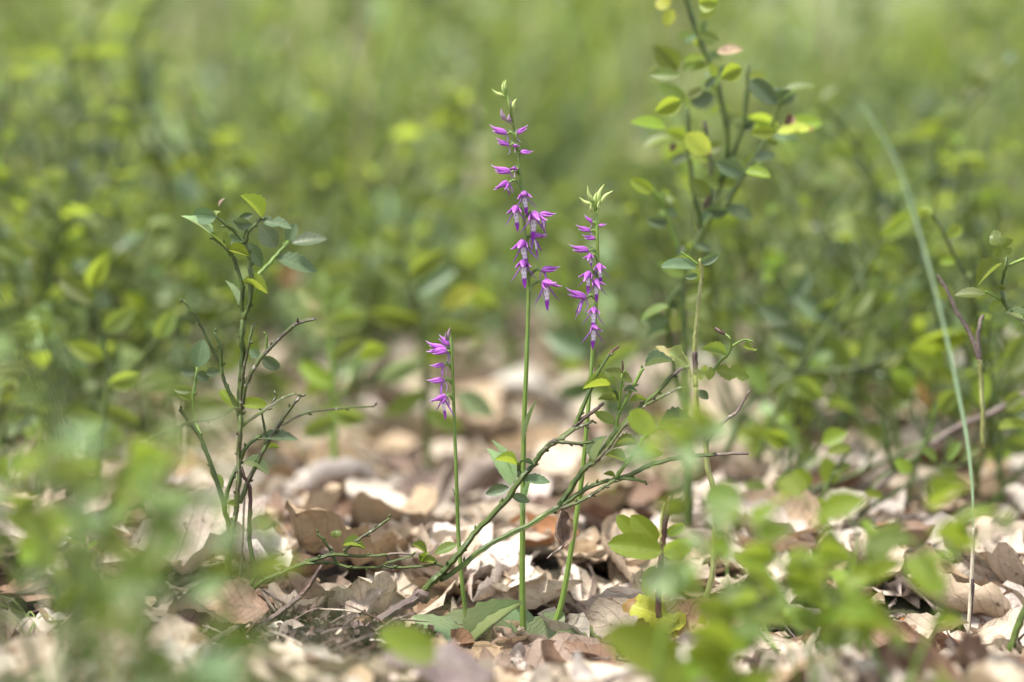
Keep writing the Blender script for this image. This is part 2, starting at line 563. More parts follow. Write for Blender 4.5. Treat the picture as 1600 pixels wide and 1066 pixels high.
LEAF = {
    'flat': blade_arr(fold=0.10, bend=0.08),
    'fold': blade_arr(fold=0.45, bend=0.12),
    'droop': blade_arr(fold=0.2, bend=0.0, curl=1.3),
    'twist': blade_arr(fold=0.15, bend=0.15, twist=0.7),
    'bite': blade_arr(nv=16, fold=0.12, bend=0.1, bite=[(1, 0.62, 0.14), (-1, 0.35, 0.09)]),
    'chew': blade_arr(nv=18, fold=0.15, bend=0.2, wav=1, bite=[(1, 0.72, 0.12), (-1, 0.5, 0.14), (1, 0.33, 0.08)], seed=3),
    'round': blade_arr(fold=0.15, bend=0.10, round_=0.62, serr=0.0),
    'long': blade_arr(fold=0.15, bend=0.18, round_=1.2),
    'hook': blade_arr(fold=0.3, bend=0.0, curl=2.6, nv=14),
    'straw': blade_arr(nv=18, fold=0.1, bend=0.12, serr=0.12, round_=0.65, wav=1.2, seed=2),
    'low': blade_arr(nu=2, nv=5, fold=0.2, bend=0.12, serr=0.0),
    'low2': blade_arr(nu=2, nv=5, fold=0.3, bend=0.0, curl=1.0, serr=0.0),
    'min': blade_arr(nu=2, nv=2, fold=0.25, bend=0.15, serr=0.0, tip=1.0),
}
_lm = {}


def leaf_mesh(tm, mat):
    k = (tm, mat)
    if k not in _lm:
        V, F, UV = LEAF[tm]
        _lm[k] = mk('leaf', V, F, UV, M[mat])
    return _lm[k]


def frame(base, tip, width, roll, flip=False):
    """matrix that lays a unit blade from base to tip; roll 0 = face to the viewer side (-Y)"""
    base, tip = Vector(base), Vector(tip)
    y = tip - base
    ln = y.length
    y.normalize()
    n = Vector((0, -1, 0)) - y * (-y.y)
    if n.length < 1e-4:
        n = Vector((0, 0, 1))
    n.normalize()
    na = Matrix.Rotation(roll, 3, y) @ n
    nb = Matrix.Rotation(-roll, 3, y) @ n
    z = na if (na.z >= nb.z) != flip else nb
    x = y.cross(z)
    m = Matrix.Identity(4)
    for i in range(3):
        m[i][0], m[i][1], m[i][2], m[i][3] = x[i] * width, y[i] * ln, z[i] * ln, base[i]
    return m


def pts_of(s):
    return [tuple(float(q) for q in p.split(',')) for p in s.split()]


_t = np.linspace(0, 1, 6)
_ba = tube_arr(np.stack([_t * 0, _t, _t * 0], 1), [0.25, 0.45, 0.5, 0.42, 0.24, 0.03], 6)
_ba[0][:, 2] *= 0.55
BUD = {m_: mk('bud', *_ba, M[m_]) for m_ in ('s_green', 's_mix', 's_light')}


class Plant:
    """a plant whose outline was measured in the photograph; every stem and leaf is a part at its own depth"""
    def __init__(s, name, label, cat, base, d=FOCUS, group=None, seed=1, thin=1.0, buds=False):
        s.d, s.thin, s.buds, s.wide = d, thin, buds, 1.0
        s.base = P(*base, d)
        s.root = thing(name, label, cat, s.base, group)
        s.r = random.Random(seed)

    def stem(s, txt, r0, r1, mat='s_green', name='branch', d=None, d1=None, node=0.18, sides=8, ridge=0.2, parent=None, sub=None):
        p = pts_of(txt)
        d = s.d if d is None else d
        d1 = d if d1 is None else d1
        n = len(p)
        W = []
        for i, q in enumerate(p):
            dd = d + (d1 - d) * i / max(1, n - 1) + (s.r.uniform(-0.002, 0.002) if 0 < i < n - 1 else 0)
            W.append(np.array(P(q[0], q[1], dd) - s.base))
        k = d / FPX
        q_ = s.thin
        V, F, UV = stem_arr(W, r0 * k * q_, r1 * k * q_, sides, ridge, s.r, node)
        o = link(name, mk(name, V, F, UV, M[mat]), parent or s.root)
        if s.buds and mat in ('s_green', 's_mix', 's_light'):
            for a, b in zip(W, W[1:]):
                a, b = Vector(a), Vector(b)
                if (b - a).length / k < 13 or s.r.random() < 0.25:
                    continue
                t = (b - a).normalized()
                sd = t.cross(Vector((0, 1, 0))).normalized() * (1 if s.r.random() < 0.5 else -1)
                c = b + sd * r1 * k * q_ * 0.8
                e = c + (t * 0.9 + sd * s.r.uniform(0.3, 0.9) + Vector((0, s.r.uniform(-.5, .2), 0))).normalized() * s.r.uniform(5, 9) * k
                link('bud', BUD[mat], s.root, mat4=frame(c, e, 4.2 * k, 0))
        return o

    def leaf(s, bx, by, tx, ty, w_, mat='mid', tm='flat', d=None, dd=0, rw=None, flip=False, name='leaf'):
        d = s.d if d is None else d
        k = d / FPX
        a = P(bx, by, d) - s.base
        b = P(tx, ty, d + dd * k) - s.base
        ln = (b - a).length / k
        w_ *= s.wide
        rw = rw or max(w_, 0.5 * ln)
        roll = math.acos(max(-1, min(1, w_ / rw)))
        o = link(name, leaf_mesh(tm, mat), s.root, mat4=frame(a, b, rw * k, roll, flip))
        return o


# ------------------------------------------------------------------ ground
def sstep(a, b, x):
    t = min(1, max(0, (x - a) / (b - a)))
    return t * t * (3 - 2 * t)


def hgt(x, y):
    sh = 0.036 * (1 - sstep(-0.10, -0.03, x))
    h = 0.024 * sstep(1.250, 1.345, y + sh)                          # litter bank behind the hollow
    h += 0.020 * sstep(1.17, 1.06, y) * (1 - 0.6 * math.exp(-((x - 0.0) / 0.06) ** 2))
    h += 0.004 * math.exp(-((x + 0.085) / 0.04) ** 2 - ((y - 1.20) / 0.03) ** 2)
    n = noise.noise((x * 14, y * 14, 0.3)) * 0.006 + noise.noise((x * 45, y * 45, 4.3)) * 0.0025
    far = sstep(1.6, 4, y)
    n += far * noise.noise((x * 2.1, y * 2.1, 9)) * 0.03
    return h + n - 0.004


def ground():
    ys = np.concatenate([np.linspace(-8, 0.5, 12), np.arange(0.6, 2.2, 0.012), np.arange(2.2, 6, 0.09), np.geomspace(6, 260, 24)])
    xs = np.concatenate([-np.geomspace(260, 0.75, 26), np.arange(-0.72, 0.721, 0.012), np.geomspace(0.75, 260, 26)])
    V = [(x, y, hgt(x, y) if abs(x) < 30 else 0.0) for y in ys for x in xs]
    F = grid_faces(len(xs) - 1, len(ys) - 1)
    UV = np.array(V)[:, :2]
    o = link('ground', mk('ground', V, F, UV, M['soil']))
    o['kind'] = 'structure'


ground()


# ------------------------------------------------------------------ dead leaves
def dead_arr(seed, nu=10, nv=16, lobes=0, curl=0.8, bend=0.6, crumple=0.075, width=0.72, sym=1.0, roll=0.0):
    V, UV = [], []
    for j in range(nv + 1):
        v = j / nv
        hw = width / 2 * max(0.02, math.sin(math.pi * v ** 0.95) ** 0.7 if 0 < v < 1 else 0.02)
        if lobes:
            hw *= 0.80 + 0.26 * math.sin(v * 6.2832 * lobes + 0.8 + seed)
        else:
            hw *= 1 + 0.10 * noise.noise((v * 5, seed, 0)) + 0.09 * noise.noise((v * 17, seed, 3))
        for i in range(nu + 1):
            u = -1 + 2 * i / nu
            a = u * (curl if u > 0 else curl * sym)
            if abs(a) > 1e-3:
                x, z = hw * u * math.sin(a) / a if a else hw * u, hw * (1 - math.cos(a)) / max(abs(a), 1e-3) * abs(u)
            else:
                x, z = hw * u, 0
            ang = bend * (v - 0.35)
            y = (v - 0.5)
            if abs(bend) > 1e-3:
                r = 1 / bend
                zz = r * (1 - math.cos(ang))
                y = r * math.sin(ang) - 0.12
                z += zz
            th = roll * (v - 0.5)
            x, z = x * math.cos(th) - z * math.sin(th), x * math.sin(th) + z * math.cos(th)
            q = (x * 3.2 + seed * 7.1, y * 3.2, seed)
            q2 = (x * 9 + seed * 3.3, y * 9, seed + 5)
            z += crumple * noise.noise(q) * 1.3 + crumple * 0.45 * noise.noise(q2)
            z += (0.010 + crumple * 0.06) * (1 if nu > 8 else 0) * math.sin((v - abs(u) * 0.3) * 6.2832 * 6) * abs(u) ** 0.7
            z += (crumple * 0.30 * noise.noise((x * 21, y * 21, seed + 8)) if nu > 8 else 0)
            x += crumple * 0.4 * noise.noise((q[1], q[0], seed + 2))
            V.append((x, y, z))
            UV.append((0.5 + u * 0.5, v))
    V = np.array(V)
    return V, grid_faces(nu, nv), np.array(UV)


DEAD = {}
DEAD_WORD = {}
_spec = [
    ('curled', dict(curl=1.3, bend=0.7)), ('curled', dict(curl=1.6, bend=-0.4, sym=0.6, roll=0.5)), ('curled', dict(curl=1.1, bend=1.3, crumple=0.1)),
    ('curled', dict(curl=1.5, bend=1.0, roll=0.4)), ('flat', dict(curl=-0.35, bend=0.3, crumple=0.09)), ('flat', dict(curl=0.3, bend=-0.5)),
    ('lobed', dict(lobes=4, curl=0.7, bend=0.7)), ('lobed', dict(lobes=3.5, curl=0.4, bend=-0.6, crumple=0.09)), ('lobed', dict(lobes=4.5, curl=1.0, bend=1.0, roll=0.6)),
    ('arched', dict(curl=-0.8, bend=-1.2)), ('arched', dict(curl=-1.0, bend=-0.6, crumple=0.09)),
    ('crumpled', dict(curl=1.0, bend=0.8, crumple=0.17)), ('crumpled', dict(curl=-0.7, bend=1.4, crumple=0.15, roll=0.8)),
    ('rolled', dict(curl=2.6, bend=0.4)), ('rolled', dict(curl=2.2, bend=-0.5, sym=0.5)),
    ('twisted', dict(curl=0.9, bend=0.6, roll=1.6)),
]
for i, (wd, kw) in enumerate(_spec):
    DEAD[i] = dead_arr(i + 1, **kw)
    DEAD_WORD[i] = wd
_dm = {}


def dead_mesh(i, mat):
    if (i, mat) not in _dm:
        _dm[(i, mat)] = mk('dead_leaf', *DEAD[i], M[mat])
    return _dm[(i, mat)]


COLW = {'d_pale': 'pale beige', 'd_tan': 'tan', 'd_brown': 'dark brown', 'd_pink': 'pinkish grey', 'd_orange': 'rusty orange', 'd_purple': 'purplish brown', 'd_mottle': 'mottled olive', 'd_white': 'bleached whitish'}
PAL = ['d_pale'] * 46 + ['d_tan'] * 24 + ['d_brown'] * 8 + ['d_pink'] * 17 + ['d_orange'] * 3 + ['d_white'] * 4

LAND = [((352, 918), 'the left bilberry shrub'), ((733, 1005), 'the smallest orchid'), ((819, 1020), 'the tallest orchid'), ((858, 1012), 'the right orchid'),
        ((663, 922), 'the leaning bilberry branch'), ((1092, 971), 'the thin yellowish stem'), ((1513, 1005), 'the arching grass blade'),
        ((208, 900), 'the cut woody stub'), ((450, 950), 'the kinked brown twig'), ((1575, 1040), 'the corner green stems'),
        ((1029, 930), 'the round leaved seedling'), ((1300, 900), 'the blurred right bush'), ((135, 880), 'the tiny two leaved sprout'), ((30, 800), 'the blurred left bush')]
USED = {}


def where(px, py):
    best = min(LAND, key=lambda l: math.hypot(l[0][0] - px, (l[0][1] - py) * 1.5))
    dx, dy = px - best[0][0], (py - best[0][1]) * 1.3
    rel = ('right of' if dx > 0 else 'left of') if abs(dx) > abs(dy) else ('in front of' if dy > 0 else 'behind')
    far = math.hypot(dx, dy)
    pre = 'close ' if far < 70 else ('well ' if far > 230 else '')
    pre = pre if rel != 'in front of' or pre != 'close ' else 'close '
    return f'{pre}{rel} {best[1]}'


def between(px, py):
    b = sorted(LAND, key=lambda l: math.hypot(l[0][0] - px, (l[0][1] - py) * 1.5))
    return f'between {b[0][1]} and {b[1][1]}'


def uniq(cands):
    for c in cands:
        if c not in USED:
            USED[c] = 1
            return c
    return cands[-1]


R = random.Random(11)
HOLLOW = lambda x, y: ((x + 0.086) / 0.062) ** 2 + ((y - 1.192) / 0.060) ** 2 < 1
BASES = [(P(819, 1018), 0.016), (P(733, 1005), 0.014), (P(858, 1012), 0.012)]
dead_things = []


def lay_dead(i, mat, x, y, size, lift=0.0, tilt=0.35, rz=None, wide=1.0):
    e = (R.uniform(-tilt * 0.6, tilt), R.uniform(-tilt, tilt), R.uniform(0, 6.28) if rz is None else rz)
    m = Matrix.Translation((x, y, hgt(x, y) + lift)) @ Matrix.Rotation(e[0], 4, 'X') @ Matrix.Rotation(e[1], 4, 'Y') @ Matrix.Rotation(e[2], 4, 'Z') @ Matrix.Diagonal((size * wide, size, size, 1))
    return m


n_ind = 0
cells = []
BANK = [(R.uniform(-0.045, 0.13), R.uniform(1.268, 1.36)) for _ in range(44)]
while n_ind < 262:
    y = 1.03 + 0.95 * R.random() ** 1.35
    x = R.uniform(-1, 1) * (0.195 * y + 0.02)
    if n_ind < len(BANK):
        x, y = BANK[n_ind]
    elif HOLLOW(x, y):
        continue
    if n_ind >= len(BANK) and any(math.hypot(x - b.x, y - b.y) < r + 0.012 for b, r in BASES):
        continue
    if n_ind >= len(BANK) and -0.05 < x < 0.055 and 1.205 < y < 1.262:
        continue
    if n_ind >= len(BANK) and any(math.hypot(x - a, y - b) < 0.017 for a, b in cells):
        if R.random() < 0.85:
            continue
    cells.append((x, y))
    i = R.randrange(len(DEAD))
    mat = R.choice(PAL)
    size = R.uniform(0.036, 0.076) * (0.75 if y < 1.14 else 1.0)
    lift = R.uniform(0.002, 0.013)
    if y < 1.2:
        lift *= 0.6
    o = link('dead_leaf', dead_mesh(i, mat), mat4=lay_dead(i, mat, x, y, size, lift, 0.4))
    px, py = pix(o.location)
    sz = 'small' if size < 0.042 else ('large' if size > 0.056 else '')
    wd, cw = DEAD_WORD[i], COLW[mat]
    lab = uniq([f'{cw} {wd} dead leaf {where(px, py)}', f'{sz or "medium"} {cw} {wd} dead leaf {where(px, py)}',
                f'{cw} {wd} dead leaf {between(px, py)}', f'{sz or "medium"} {cw} {wd} dead leaf {between(px, py)}', f'{sz or "medium"} {cw} {wd} fallen leaf lying in the litter {where(px, py)}'])
    tag(o, lab, 'dead leaf', 'dead leaves of the litter')
    n_ind += 1

# the rest of the litter: beneath the individual leaves and farther back, one mass
acc = Acc()
mats = ['d_pale', 'd_tan', 'd_brown', 'd_pink', 'd_orange', 'd_white']
lowdead = [dead_arr(k + 1, 4, 6, **_spec[k][1]) for k in range(len(_spec))]
middead = [dead_arr(k + 1, 6, 10, **_spec[k][1]) for k in range(len(_spec))]
for k in range(3300):
    if k < 1600:
        y = R.uniform(0.95, 2.0)
        x = R.uniform(-1, 1) * (0.21 * y + 0.06)
        lift = R.uniform(-0.002, 0.003)
        size = R.uniform(0.03, 0.06)
        tl = 0.22
        if HOLLOW(x, y):
            continue
    else:
        y = 1.75 + 6.5 * R.random() ** 1.7
        x = R.uniform(-1, 1) * (0.22 * y + 0.25)
        lift = R.uniform(0.0, 0.022)
        size = R.uniform(0.035, 0.085)
        tl = 0.5
    mi = mats.index(R.choice([p for p in PAL]))
    if k < 1600 and R.random() < 0.25:
        mi = 2
    acc.add((middead if y < 1.7 else lowdead)[R.randrange(len(lowdead))], lay_dead(0, '', x, y, size, lift, tl), R.random(), mi)
for k in range(420):                    # torn scraps between the leaves
    y = 1.05 + 0.6 * R.random() ** 1.3
    x = R.uniform(-1, 1) * (0.2 * y + 0.02)
    if HOLLOW(x, y) and R.random() < 0.9:
        continue
    acc.add(middead[R.choice([0, 2, 7, 8, 11, 12, 15, 4])], lay_dead(0, '', x, y, R.uniform(0.007, 0.022), R.uniform(0.001, 0.011), 0.8), R.random(), mats.index(R.choice(PAL)))
o = link('leaf_litter', acc.mesh('leaf_litter', [M[m] for m in mats]))
o['kind'] = 'stuff'

# bare patch of dark crumbly soil
V, UV_ = [], []
for j in range(31):
    for i in range(41):
        u, v = i / 20 - 1, j / 15 - 1
        x, y = -0.084 + u * 0.058, 1.186 + v * 0.05
        f = max(0.0, 1 - u * u - v * v)
        z = hgt(x, y) - 0.004 + min(1, f * 3) * (0.007 + 0.009 * abs(noise.noise((x * 60, y * 60, 1))) + 0.005 * noise.noise((x * 210, y * 210, 3)))
        V.append((x, y, z))
        UV_.append((i / 40, j / 30))
m, t, out = nodes_of('dark_crumbly_soil')
geo = N(t, 'ShaderNodeNewGeometry')
b = N(t, 'ShaderNodeBsdfPrincipled')
t.links.new(ramp(t, noise_n(t, 260, 6, geo.outputs['Position'], 0.75).outputs['Fac'], [(0.35, (0.022, 0.015, 0.012)), (0.55, (0.06, 0.04, 0.032)), (0.72, (0.15, 0.10, 0.08))]), b.inputs['Base Color'])
b.inputs['Roughness'].default_value = 0.85
t.links.new(b.outputs[0], out.inputs[0])
tag(link('soil_clump', mk('soil_clump', V, grid_faces(40, 30), UV_, m)), 'dark crumbly bare soil patch between left shrub foot and leaning shrub base', 'soil')

# crumbs, needles and shreds on the soil
acc = Acc()
mats = ['s_red', 's_wood', 'd_tan', 'd_pale', 's_gray', 'dark']
M['dark'] = m
for k in range(3700):
    if k < 1700:
        x, y = R.gauss(-0.084, 0.028), R.gauss(1.195, 0.028)
    else:
        y = R.uniform(1.0, 1.8)
        x = R.uniform(-1, 1) * (0.2 * y + 0.02)
    if k % (9 if k < 1700 else 3) == 0:  # needle / twiglet
        ln = R.uniform(0.008, 0.034)
        a, e = R.uniform(0, 6.28), R.uniform(-0.5, 0.5)
        p0 = np.array([x, y, hgt(x, y) + R.uniform(0.0, 0.007) + (0.007 if HOLLOW(x, y) else 0)])
        dv = np.array([math.cos(a) * math.cos(e), math.sin(a) * math.cos(e), math.sin(e)]) * ln
        md = p0 + dv * 0.5 + np.array([R.uniform(-1, 1), R.uniform(-1, 1), R.uniform(0, 1)]) * ln * 0.07
        acc.add(tube_arr(crom([p0, md, p0 + dv], 2), [0.0004, 0.0005, 0.0005, 0.0004, 0.0001], 4), None, R.random(), R.choice([0, 0, 1, 4, 0, 3] if k < 1700 else [0, 0, 1, 2, 3, 4]))
    else:                                # crumb / torn leaf shred
        s = R.uniform(0.0025, 0.008) if k % 5 else R.uniform(0.008, 0.014)
        m = lay_dead(0, '', x, y, s, R.uniform(0.0, 0.006) + (0.007 if HOLLOW(x, y) else 0), 1.2)
        acc.add(lowdead[R.choice([11, 12, 15])], m, R.random(), R.choice([5, 5, 5, 0, 5, 1] if k < 1700 else [0, 1, 2, 2, 3, 4]))
o = link('forest_debris', acc.mesh('forest_debris', [M[m] for m in mats]))
o['kind'] = 'stuff'


def leaf_at(px, py, d, i, mat, size_px, label, rz=0.0, tilt=(0, 0), wide=1.0, name='dead_leaf', cat='dead leaf'):
    k = d / FPX
    p = P(px, py, d)
    m = Matrix.Translation(p) @ Matrix.Rotation(tilt[0], 4, 'X') @ Matrix.Rotation(tilt[1], 4, 'Y') @ Matrix.Rotation(rz, 4, 'Z') @ Matrix.Diagonal((size_px * k * wide, size_px * k, size_px * k, 1))
    return tag(link(name, dead_mesh(i, mat), mat4=m), label, cat)


# the dead leaves one can point at
leaf_at(690, 1052, 1.07, 4, 'd_purple', 190, 'big dark purplish dead leaf, blurred, at the bottom edge below the orchids', 1.3, (0.25, 0.1))
leaf_at(950, 1050, 1.225, 4, 'd_mottle', 150, 'mottled olive dead leaf under the drooping leaf of the right orchid', 1.5, (0.75, 0.1), 1.1)
leaf_at(572, 950, 1.245, 1, 'd_pink', 95, 'shell shaped folded pinkish dead leaf beside the woody shrub base', -0.7, (0.6, -0.4), 1.0)
leaf_at(570, 995, 1.225, 12, 'd_brown', 72, 'rotten crumbling brown leaf lump below the shell shaped leaf', 0.4, (0.5, 0.3), 1.2)
leaf_at(445, 1020, 1.20, 11, 'd_pink', 85, 'crinkled reddish dead leaf scrap on the dark soil hollow', 1.1, (0.5, 0.2), 0.9)
leaf_at(500, 1052, 1.12, 3, 'd_white', 120, 'pale whitish dead leaf, blurred, at the bottom edge below the soil hollow', 1.2, (0.3, 0.0))
leaf_at(780, 1000, 1.255, 8, 'd_brown', 70, 'small brown upright dead leaf wedged between the two left orchid stalks', 0.5, (1.0, 0.3))
leaf_at(840, 1045, 1.20, 12, 'd_pink', 110, 'torn pinkish dead leaf right in front of the tallest orchid', 1.4, (0.4, 0.2))
leaf_at(760, 925, 1.33, 10, 'd_tan', 130, 'arched cream and tan dead leaf behind the tallest orchid stalk', 1.2, (0.5, 0.3), 1.0)
leaf_at(905, 955, 1.32, 9, 'd_pale', 110, 'tented beige dead leaf right behind the right orchid stalk', 0.9, (0.6, 0.1), 1.3)
leaf_at(848, 940, 1.34, 13, 'd_tan', 120, 'long rolled brownish dead leaf lying behind the orchid stalks', 1.5, (0.2, 0.2))
leaf_at(620, 935, 1.30, 2, 'd_pale', 95, 'yellowish curled dead leaf behind the leaning shrub base', 1.0, (0.4, 0.0))
leaf_at(1180, 1000, 1.26, 3, 'd_white', 125, 'bright whitish flat dead leaf behind the serrated green leaflet', 1.3, (0.7, 0.1), 1.0)
leaf_at(1180, 890, 1.42, 5, 'd_white', 120, 'pale bleached dead leaf standing behind the thin yellowish stem', 2.2, (1.0, 0.2), 1.0)
leaf_at(1410, 1015, 1.21, 12, 'd_white', 90, 'white torn dead leaf with brown spot under the blurred right bush', 0.2, (0.8, 0.0), 1.2)
leaf_at(355, 800, 1.58, 9, 'd_white', 220, 'large whitish curved dead leaf, blurred, behind the left bilberry shrub', 1.0, (0.7, 0.2), 1.3)
leaf_at(480, 860, 1.42, 4, 'd_mottle', 190, 'large pale olive dead leaf behind the left shrub and its pale straw', 1.6, (0.5, 0.1), 1.2)
leaf_at(200, 985, 1.10, 14, 'd_pale', 150, 'tall rolled beige dead leaf standing blurred at the lower left', 0.1, (1.1, 0.2), 1.1)
leaf_at(270, 1010, 1.12, 10, 'd_pale', 130, 'blurred cream dead leaf arching beside the dark soil hollow', 1.3, (0.5, 0.2), 1.2)
leaf_at(365, 945, 1.22, 4, 'd_brown', 120, 'dark brown dead leaf at the foot of the left bilberry shrub', 1.4, (0.7, 0.2), 1.0)
leaf_at(170, 900, 1.28, 9, 'd_pale', 150, 'wide cream dead leaf in front of the cut woody stub', 1.4, (0.4, 0.0), 1.0)
leaf_at(265, 870, 1.33, 6, 'd_tan', 130, 'lobed golden tan dead leaf right behind the cut woody stub', 0.8, (0.6, 0.2), 1.1)
leaf_at(1450, 860, 1.45, 11, 'd_pale', 190, 'big crumpled pale dead leaf left of the arching grass blade', 0.7, (0.7, 0.1), 1.2)
leaf_at(1320, 780, 1.62, 3, 'd_white', 200, 'bleached flat dead leaf, blurred, behind the right bush', 1.2, (0.7, 0.2), 1.1)
leaf_at(1540, 690, 1.9, 9, 'd_white', 210, 'wide whitish dead leaf, blurred, behind the right bilberry stems', 1.4, (0.7, 0.0), 1.2)
leaf_at(560, 680, 2.0, 13, 'd_white', 220, 'bright rolled dead leaf leaning, blurred, right of the left shrub tips', -0.7, (0.5, 0.5), 0.9)
leaf_at(700, 715, 2.0, 0, 'd_orange', 190, 'rusty orange dead leaf, blurred, behind the smallest orchid stalk', 0.6, (0.5, 0.2), 1.1)
leaf_at(450, 437, 2.0, 11, 'd_orange', 46, 'small reddish dead leaf caught, blurred, behind the left shrub top', 0.6, (0.5, 0.2), 1.1)


# ------------------------------------------------------------------ orchids
def strap_arr(pts, widths, nu=2, side=(0, 1, 0), cup=0.0):
    c = np.array(pts, float)
    s = np.array(side, float)
    V, UV = [], []
    tan = np.gradient(c, axis=0)
    for j, (p, w_) in enumerate(zip(c, widths)):
        nrm = np.cross(tan[j], s)
        nrm /= max(np.linalg.norm(nrm), 1e-9)
        for i in range(nu + 1):
            u = -1 + 2 * i / nu
            V.append(p + s * u * w_ * 0.5 + nrm * cup * w_ * u * u)
            UV.append((i / nu, j / (len(c) - 1)))
    return np.array(V), grid_faces(nu, len(c) - 1), np.array(UV)


def flower_meshes():
    """unit flower: hood 1 long along +X from the throat at the origin, lip hanging down"""
    prof = [(-0.06, 0.0, 0.03), (0.0, 0.02, 0.11), (0.08, 0.05, 0.165), (0.2, 0.08, 0.19), (0.35, 0.09, 0.18), (0.5, 0.085, 0.145), (0.65, 0.075, 0.10), (0.8, 0.08, 0.06), (0.92, 0.10, 0.03), (1.0, 0.13, 0.008)]
    hood = tube_arr([(p[0], 0, p[1]) for p in prof], [p[2] * 0.98 for p in prof], 10, 0.10, 0.9, up=(0, 0, 1))
    lipc = [(0.06, 0, -0.06), (0.13, 0, -0.18), (0.17, 0, -0.32), (0.19, 0, -0.48), (0.20, 0, -0.62), (0.22, 0, -0.78), (0.25, 0, -0.92), (0.29, 0, -1.02)]
    lip = strap_arr(lipc, [0.14, 0.24, 0.25, 0.20, 0.20, 0.17, 0.11, 0.03], 4, cup=0.15)
    side = []
    for sgn in (-1, 1):
        pts = [(0.10, sgn * 0.07, -0.08), (0.16, sgn * 0.20, -0.24), (0.18, sgn * 0.32, -0.42), (0.20, sgn * 0.44, -0.58), (0.26, sgn * 0.56, -0.72)]
        side.append(tube_arr(pts, [0.045, 0.06, 0.05, 0.036, 0.008], 5, 0, 0.5))
    spur = tube_arr(crom([(0.0, 0, -0.02), (-0.12, 0, -0.18), (-0.15, 0, -0.42), (-0.06, 0, -0.62)], 3), [0.055, 0.055, 0.052, 0.05, 0.048, 0.045, 0.042, 0.04, 0.034, 0.012], 6)
    for sgn in (-1, 1):                       # pointed sepals flanking the hood
        pts = [(0.02, sgn * 0.06, 0.02), (0.20, sgn * 0.19, 0.02), (0.42, sgn * 0.27, 0.0), (0.62, sgn * 0.32, 0.01), (0.80, sgn * 0.38, 0.05)]
        side.append(tube_arr(pts, [0.05, 0.085, 0.075, 0.045, 0.006], 6, 0, 0.55))
    side_m = [mk('side_lobe', *s_, M['strap' if i_ < 2 else 'hood']) for i_, s_ in enumerate(side)]
    hoods = []
    for up_, dr in ((0.0, 0), (0.22, 1), (-0.25, 2)):
        V = hood[0].copy()
        V[:, 2] += up_ * V[:, 0] ** 2
        hoods.append(mk('hood', V, hood[1], hood[2], M['hood']))
    return hoods, mk('lip', *lip, M['lip']), side_m, mk('spur', *spur, M['spur'])


HOODS, LIP_M, SIDE_M, SPUR_M = flower_meshes()


class Orchid:
    def __init__(s, label, base, d, stalk, r0, r1, seed):
        s.pl = Plant('orchid', label, 'orchid', base, d, 'purple orchids', seed)
        s.d, s.stalk = d, pts_of(stalk)
        s.k = d / FPX
        s.pl.stem(stalk, r0, r1, 's_orchid', 'stalk', node=0.0, ridge=0.06, sides=10)
        s.r = random.Random(seed)

    def ax(s, py):
        q = s.stalk
        for a, b in zip(q, q[1:]):
            if (a[1] - py) * (b[1] - py) <= 0 and a[1] != b[1]:
                t = (py - a[1]) / (b[1] - a[1])
                return a[0] + (b[0] - a[0]) * t
        return q[-1][0] if py < q[-1][1] else q[0][0]

    def flower(s, hx, hy, yaw, size, pitch=0, lip=1.0, root_dy=9, dz=0, full=True, ho=None, lw=1.0):
        """throat at hx, hy (px); yaw: 0 right, 180 left, 270 to the viewer; size = hood length in px"""
        p = P(hx, hy, s.d + dz * s.k) - s.pl.base
        size *= s.r.uniform(1.0, 1.15) * (1.22 if 200 < yaw < 340 else 1.0)
        L = size * s.k
        m = Matrix.Translation(p) @ Matrix.Rotation(RAD(yaw), 4, 'Z') @ Matrix.Rotation(RAD(-pitch), 4, 'Y') @ Matrix.Rotation(s.r.uniform(-0.15, 0.15), 4, 'X') @ Matrix.Diagonal((L, L, L, 1))
        f = link('flower', HOODS[s.r.randrange(3) if ho is None else ho], s.pl.root, mat4=m)
        fs = Matrix.Diagonal((lip, lip * lw, lip, 1))
        if full:
            link('lip', LIP_M, f, mat4=fs)
            for q in SIDE_M[:2]:
                link('side_lobe', q, f, mat4=fs)
        for q in SIDE_M[2:]:
            link('sepal', q, f)
        link('spur', SPUR_M, f)
        # twisted green ovary from the stalk, with its small bract
        ry = hy + root_dy
        a = P(s.ax(ry), ry, s.d) - s.pl.base
        b = p + Vector((0, 0, -0.0002))
        mid = (a + b) / 2 + Vector((0, 0, 0.0012 + 0.2 * (b - a).length))
        arr = tube_arr(crom([a, mid, b], 4), np.array([1.0, 1.6, 2.2, 2.6, 2.7, 2.5, 2.1, 1.7, 1.3]) * s.k, 6, 0.1)
        link('ovary', mk('ovary', *arr, M['s_orchid']), s.pl.root)
        tp = a + (b - a) * 0.9 + Vector((0, 0, 0.0032))
        link('bract', leaf_mesh('low', 'pale'), s.pl.root, mat4=frame(a, tp, 5.5 * s.k, 0.7))

    def bud(s, bx, by, tx, ty, w_=7, mat='bud_white'):
        """a closed bud: a tapering, slightly bent spindle"""
        a, b = P(bx, by, s.d) - s.pl.base, P(tx, ty, s.d - 0.001) - s.pl.base
        ax = P(s.ax(by + 4), by + 6, s.d) - s.pl.base
        side = (b - a).cross(Vector((0, 1, 0))).normalized() * (b - a).length * 0.10
        c = crom([ax, a, a + (b - a) * 0.5 + side, b], 4)
        t = np.linspace(0, 1, len(c))
        rad = np.interp(t, [0, 0.3, 0.5, 0.65, 0.85, 1], [0.25, 0.5, 1.0, 0.85, 0.4, 0.08]) * w_ * 0.5 * s.k
        link('bud', mk('bud', *tube_arr(c, rad, 8), M[mat]), s.pl.root)


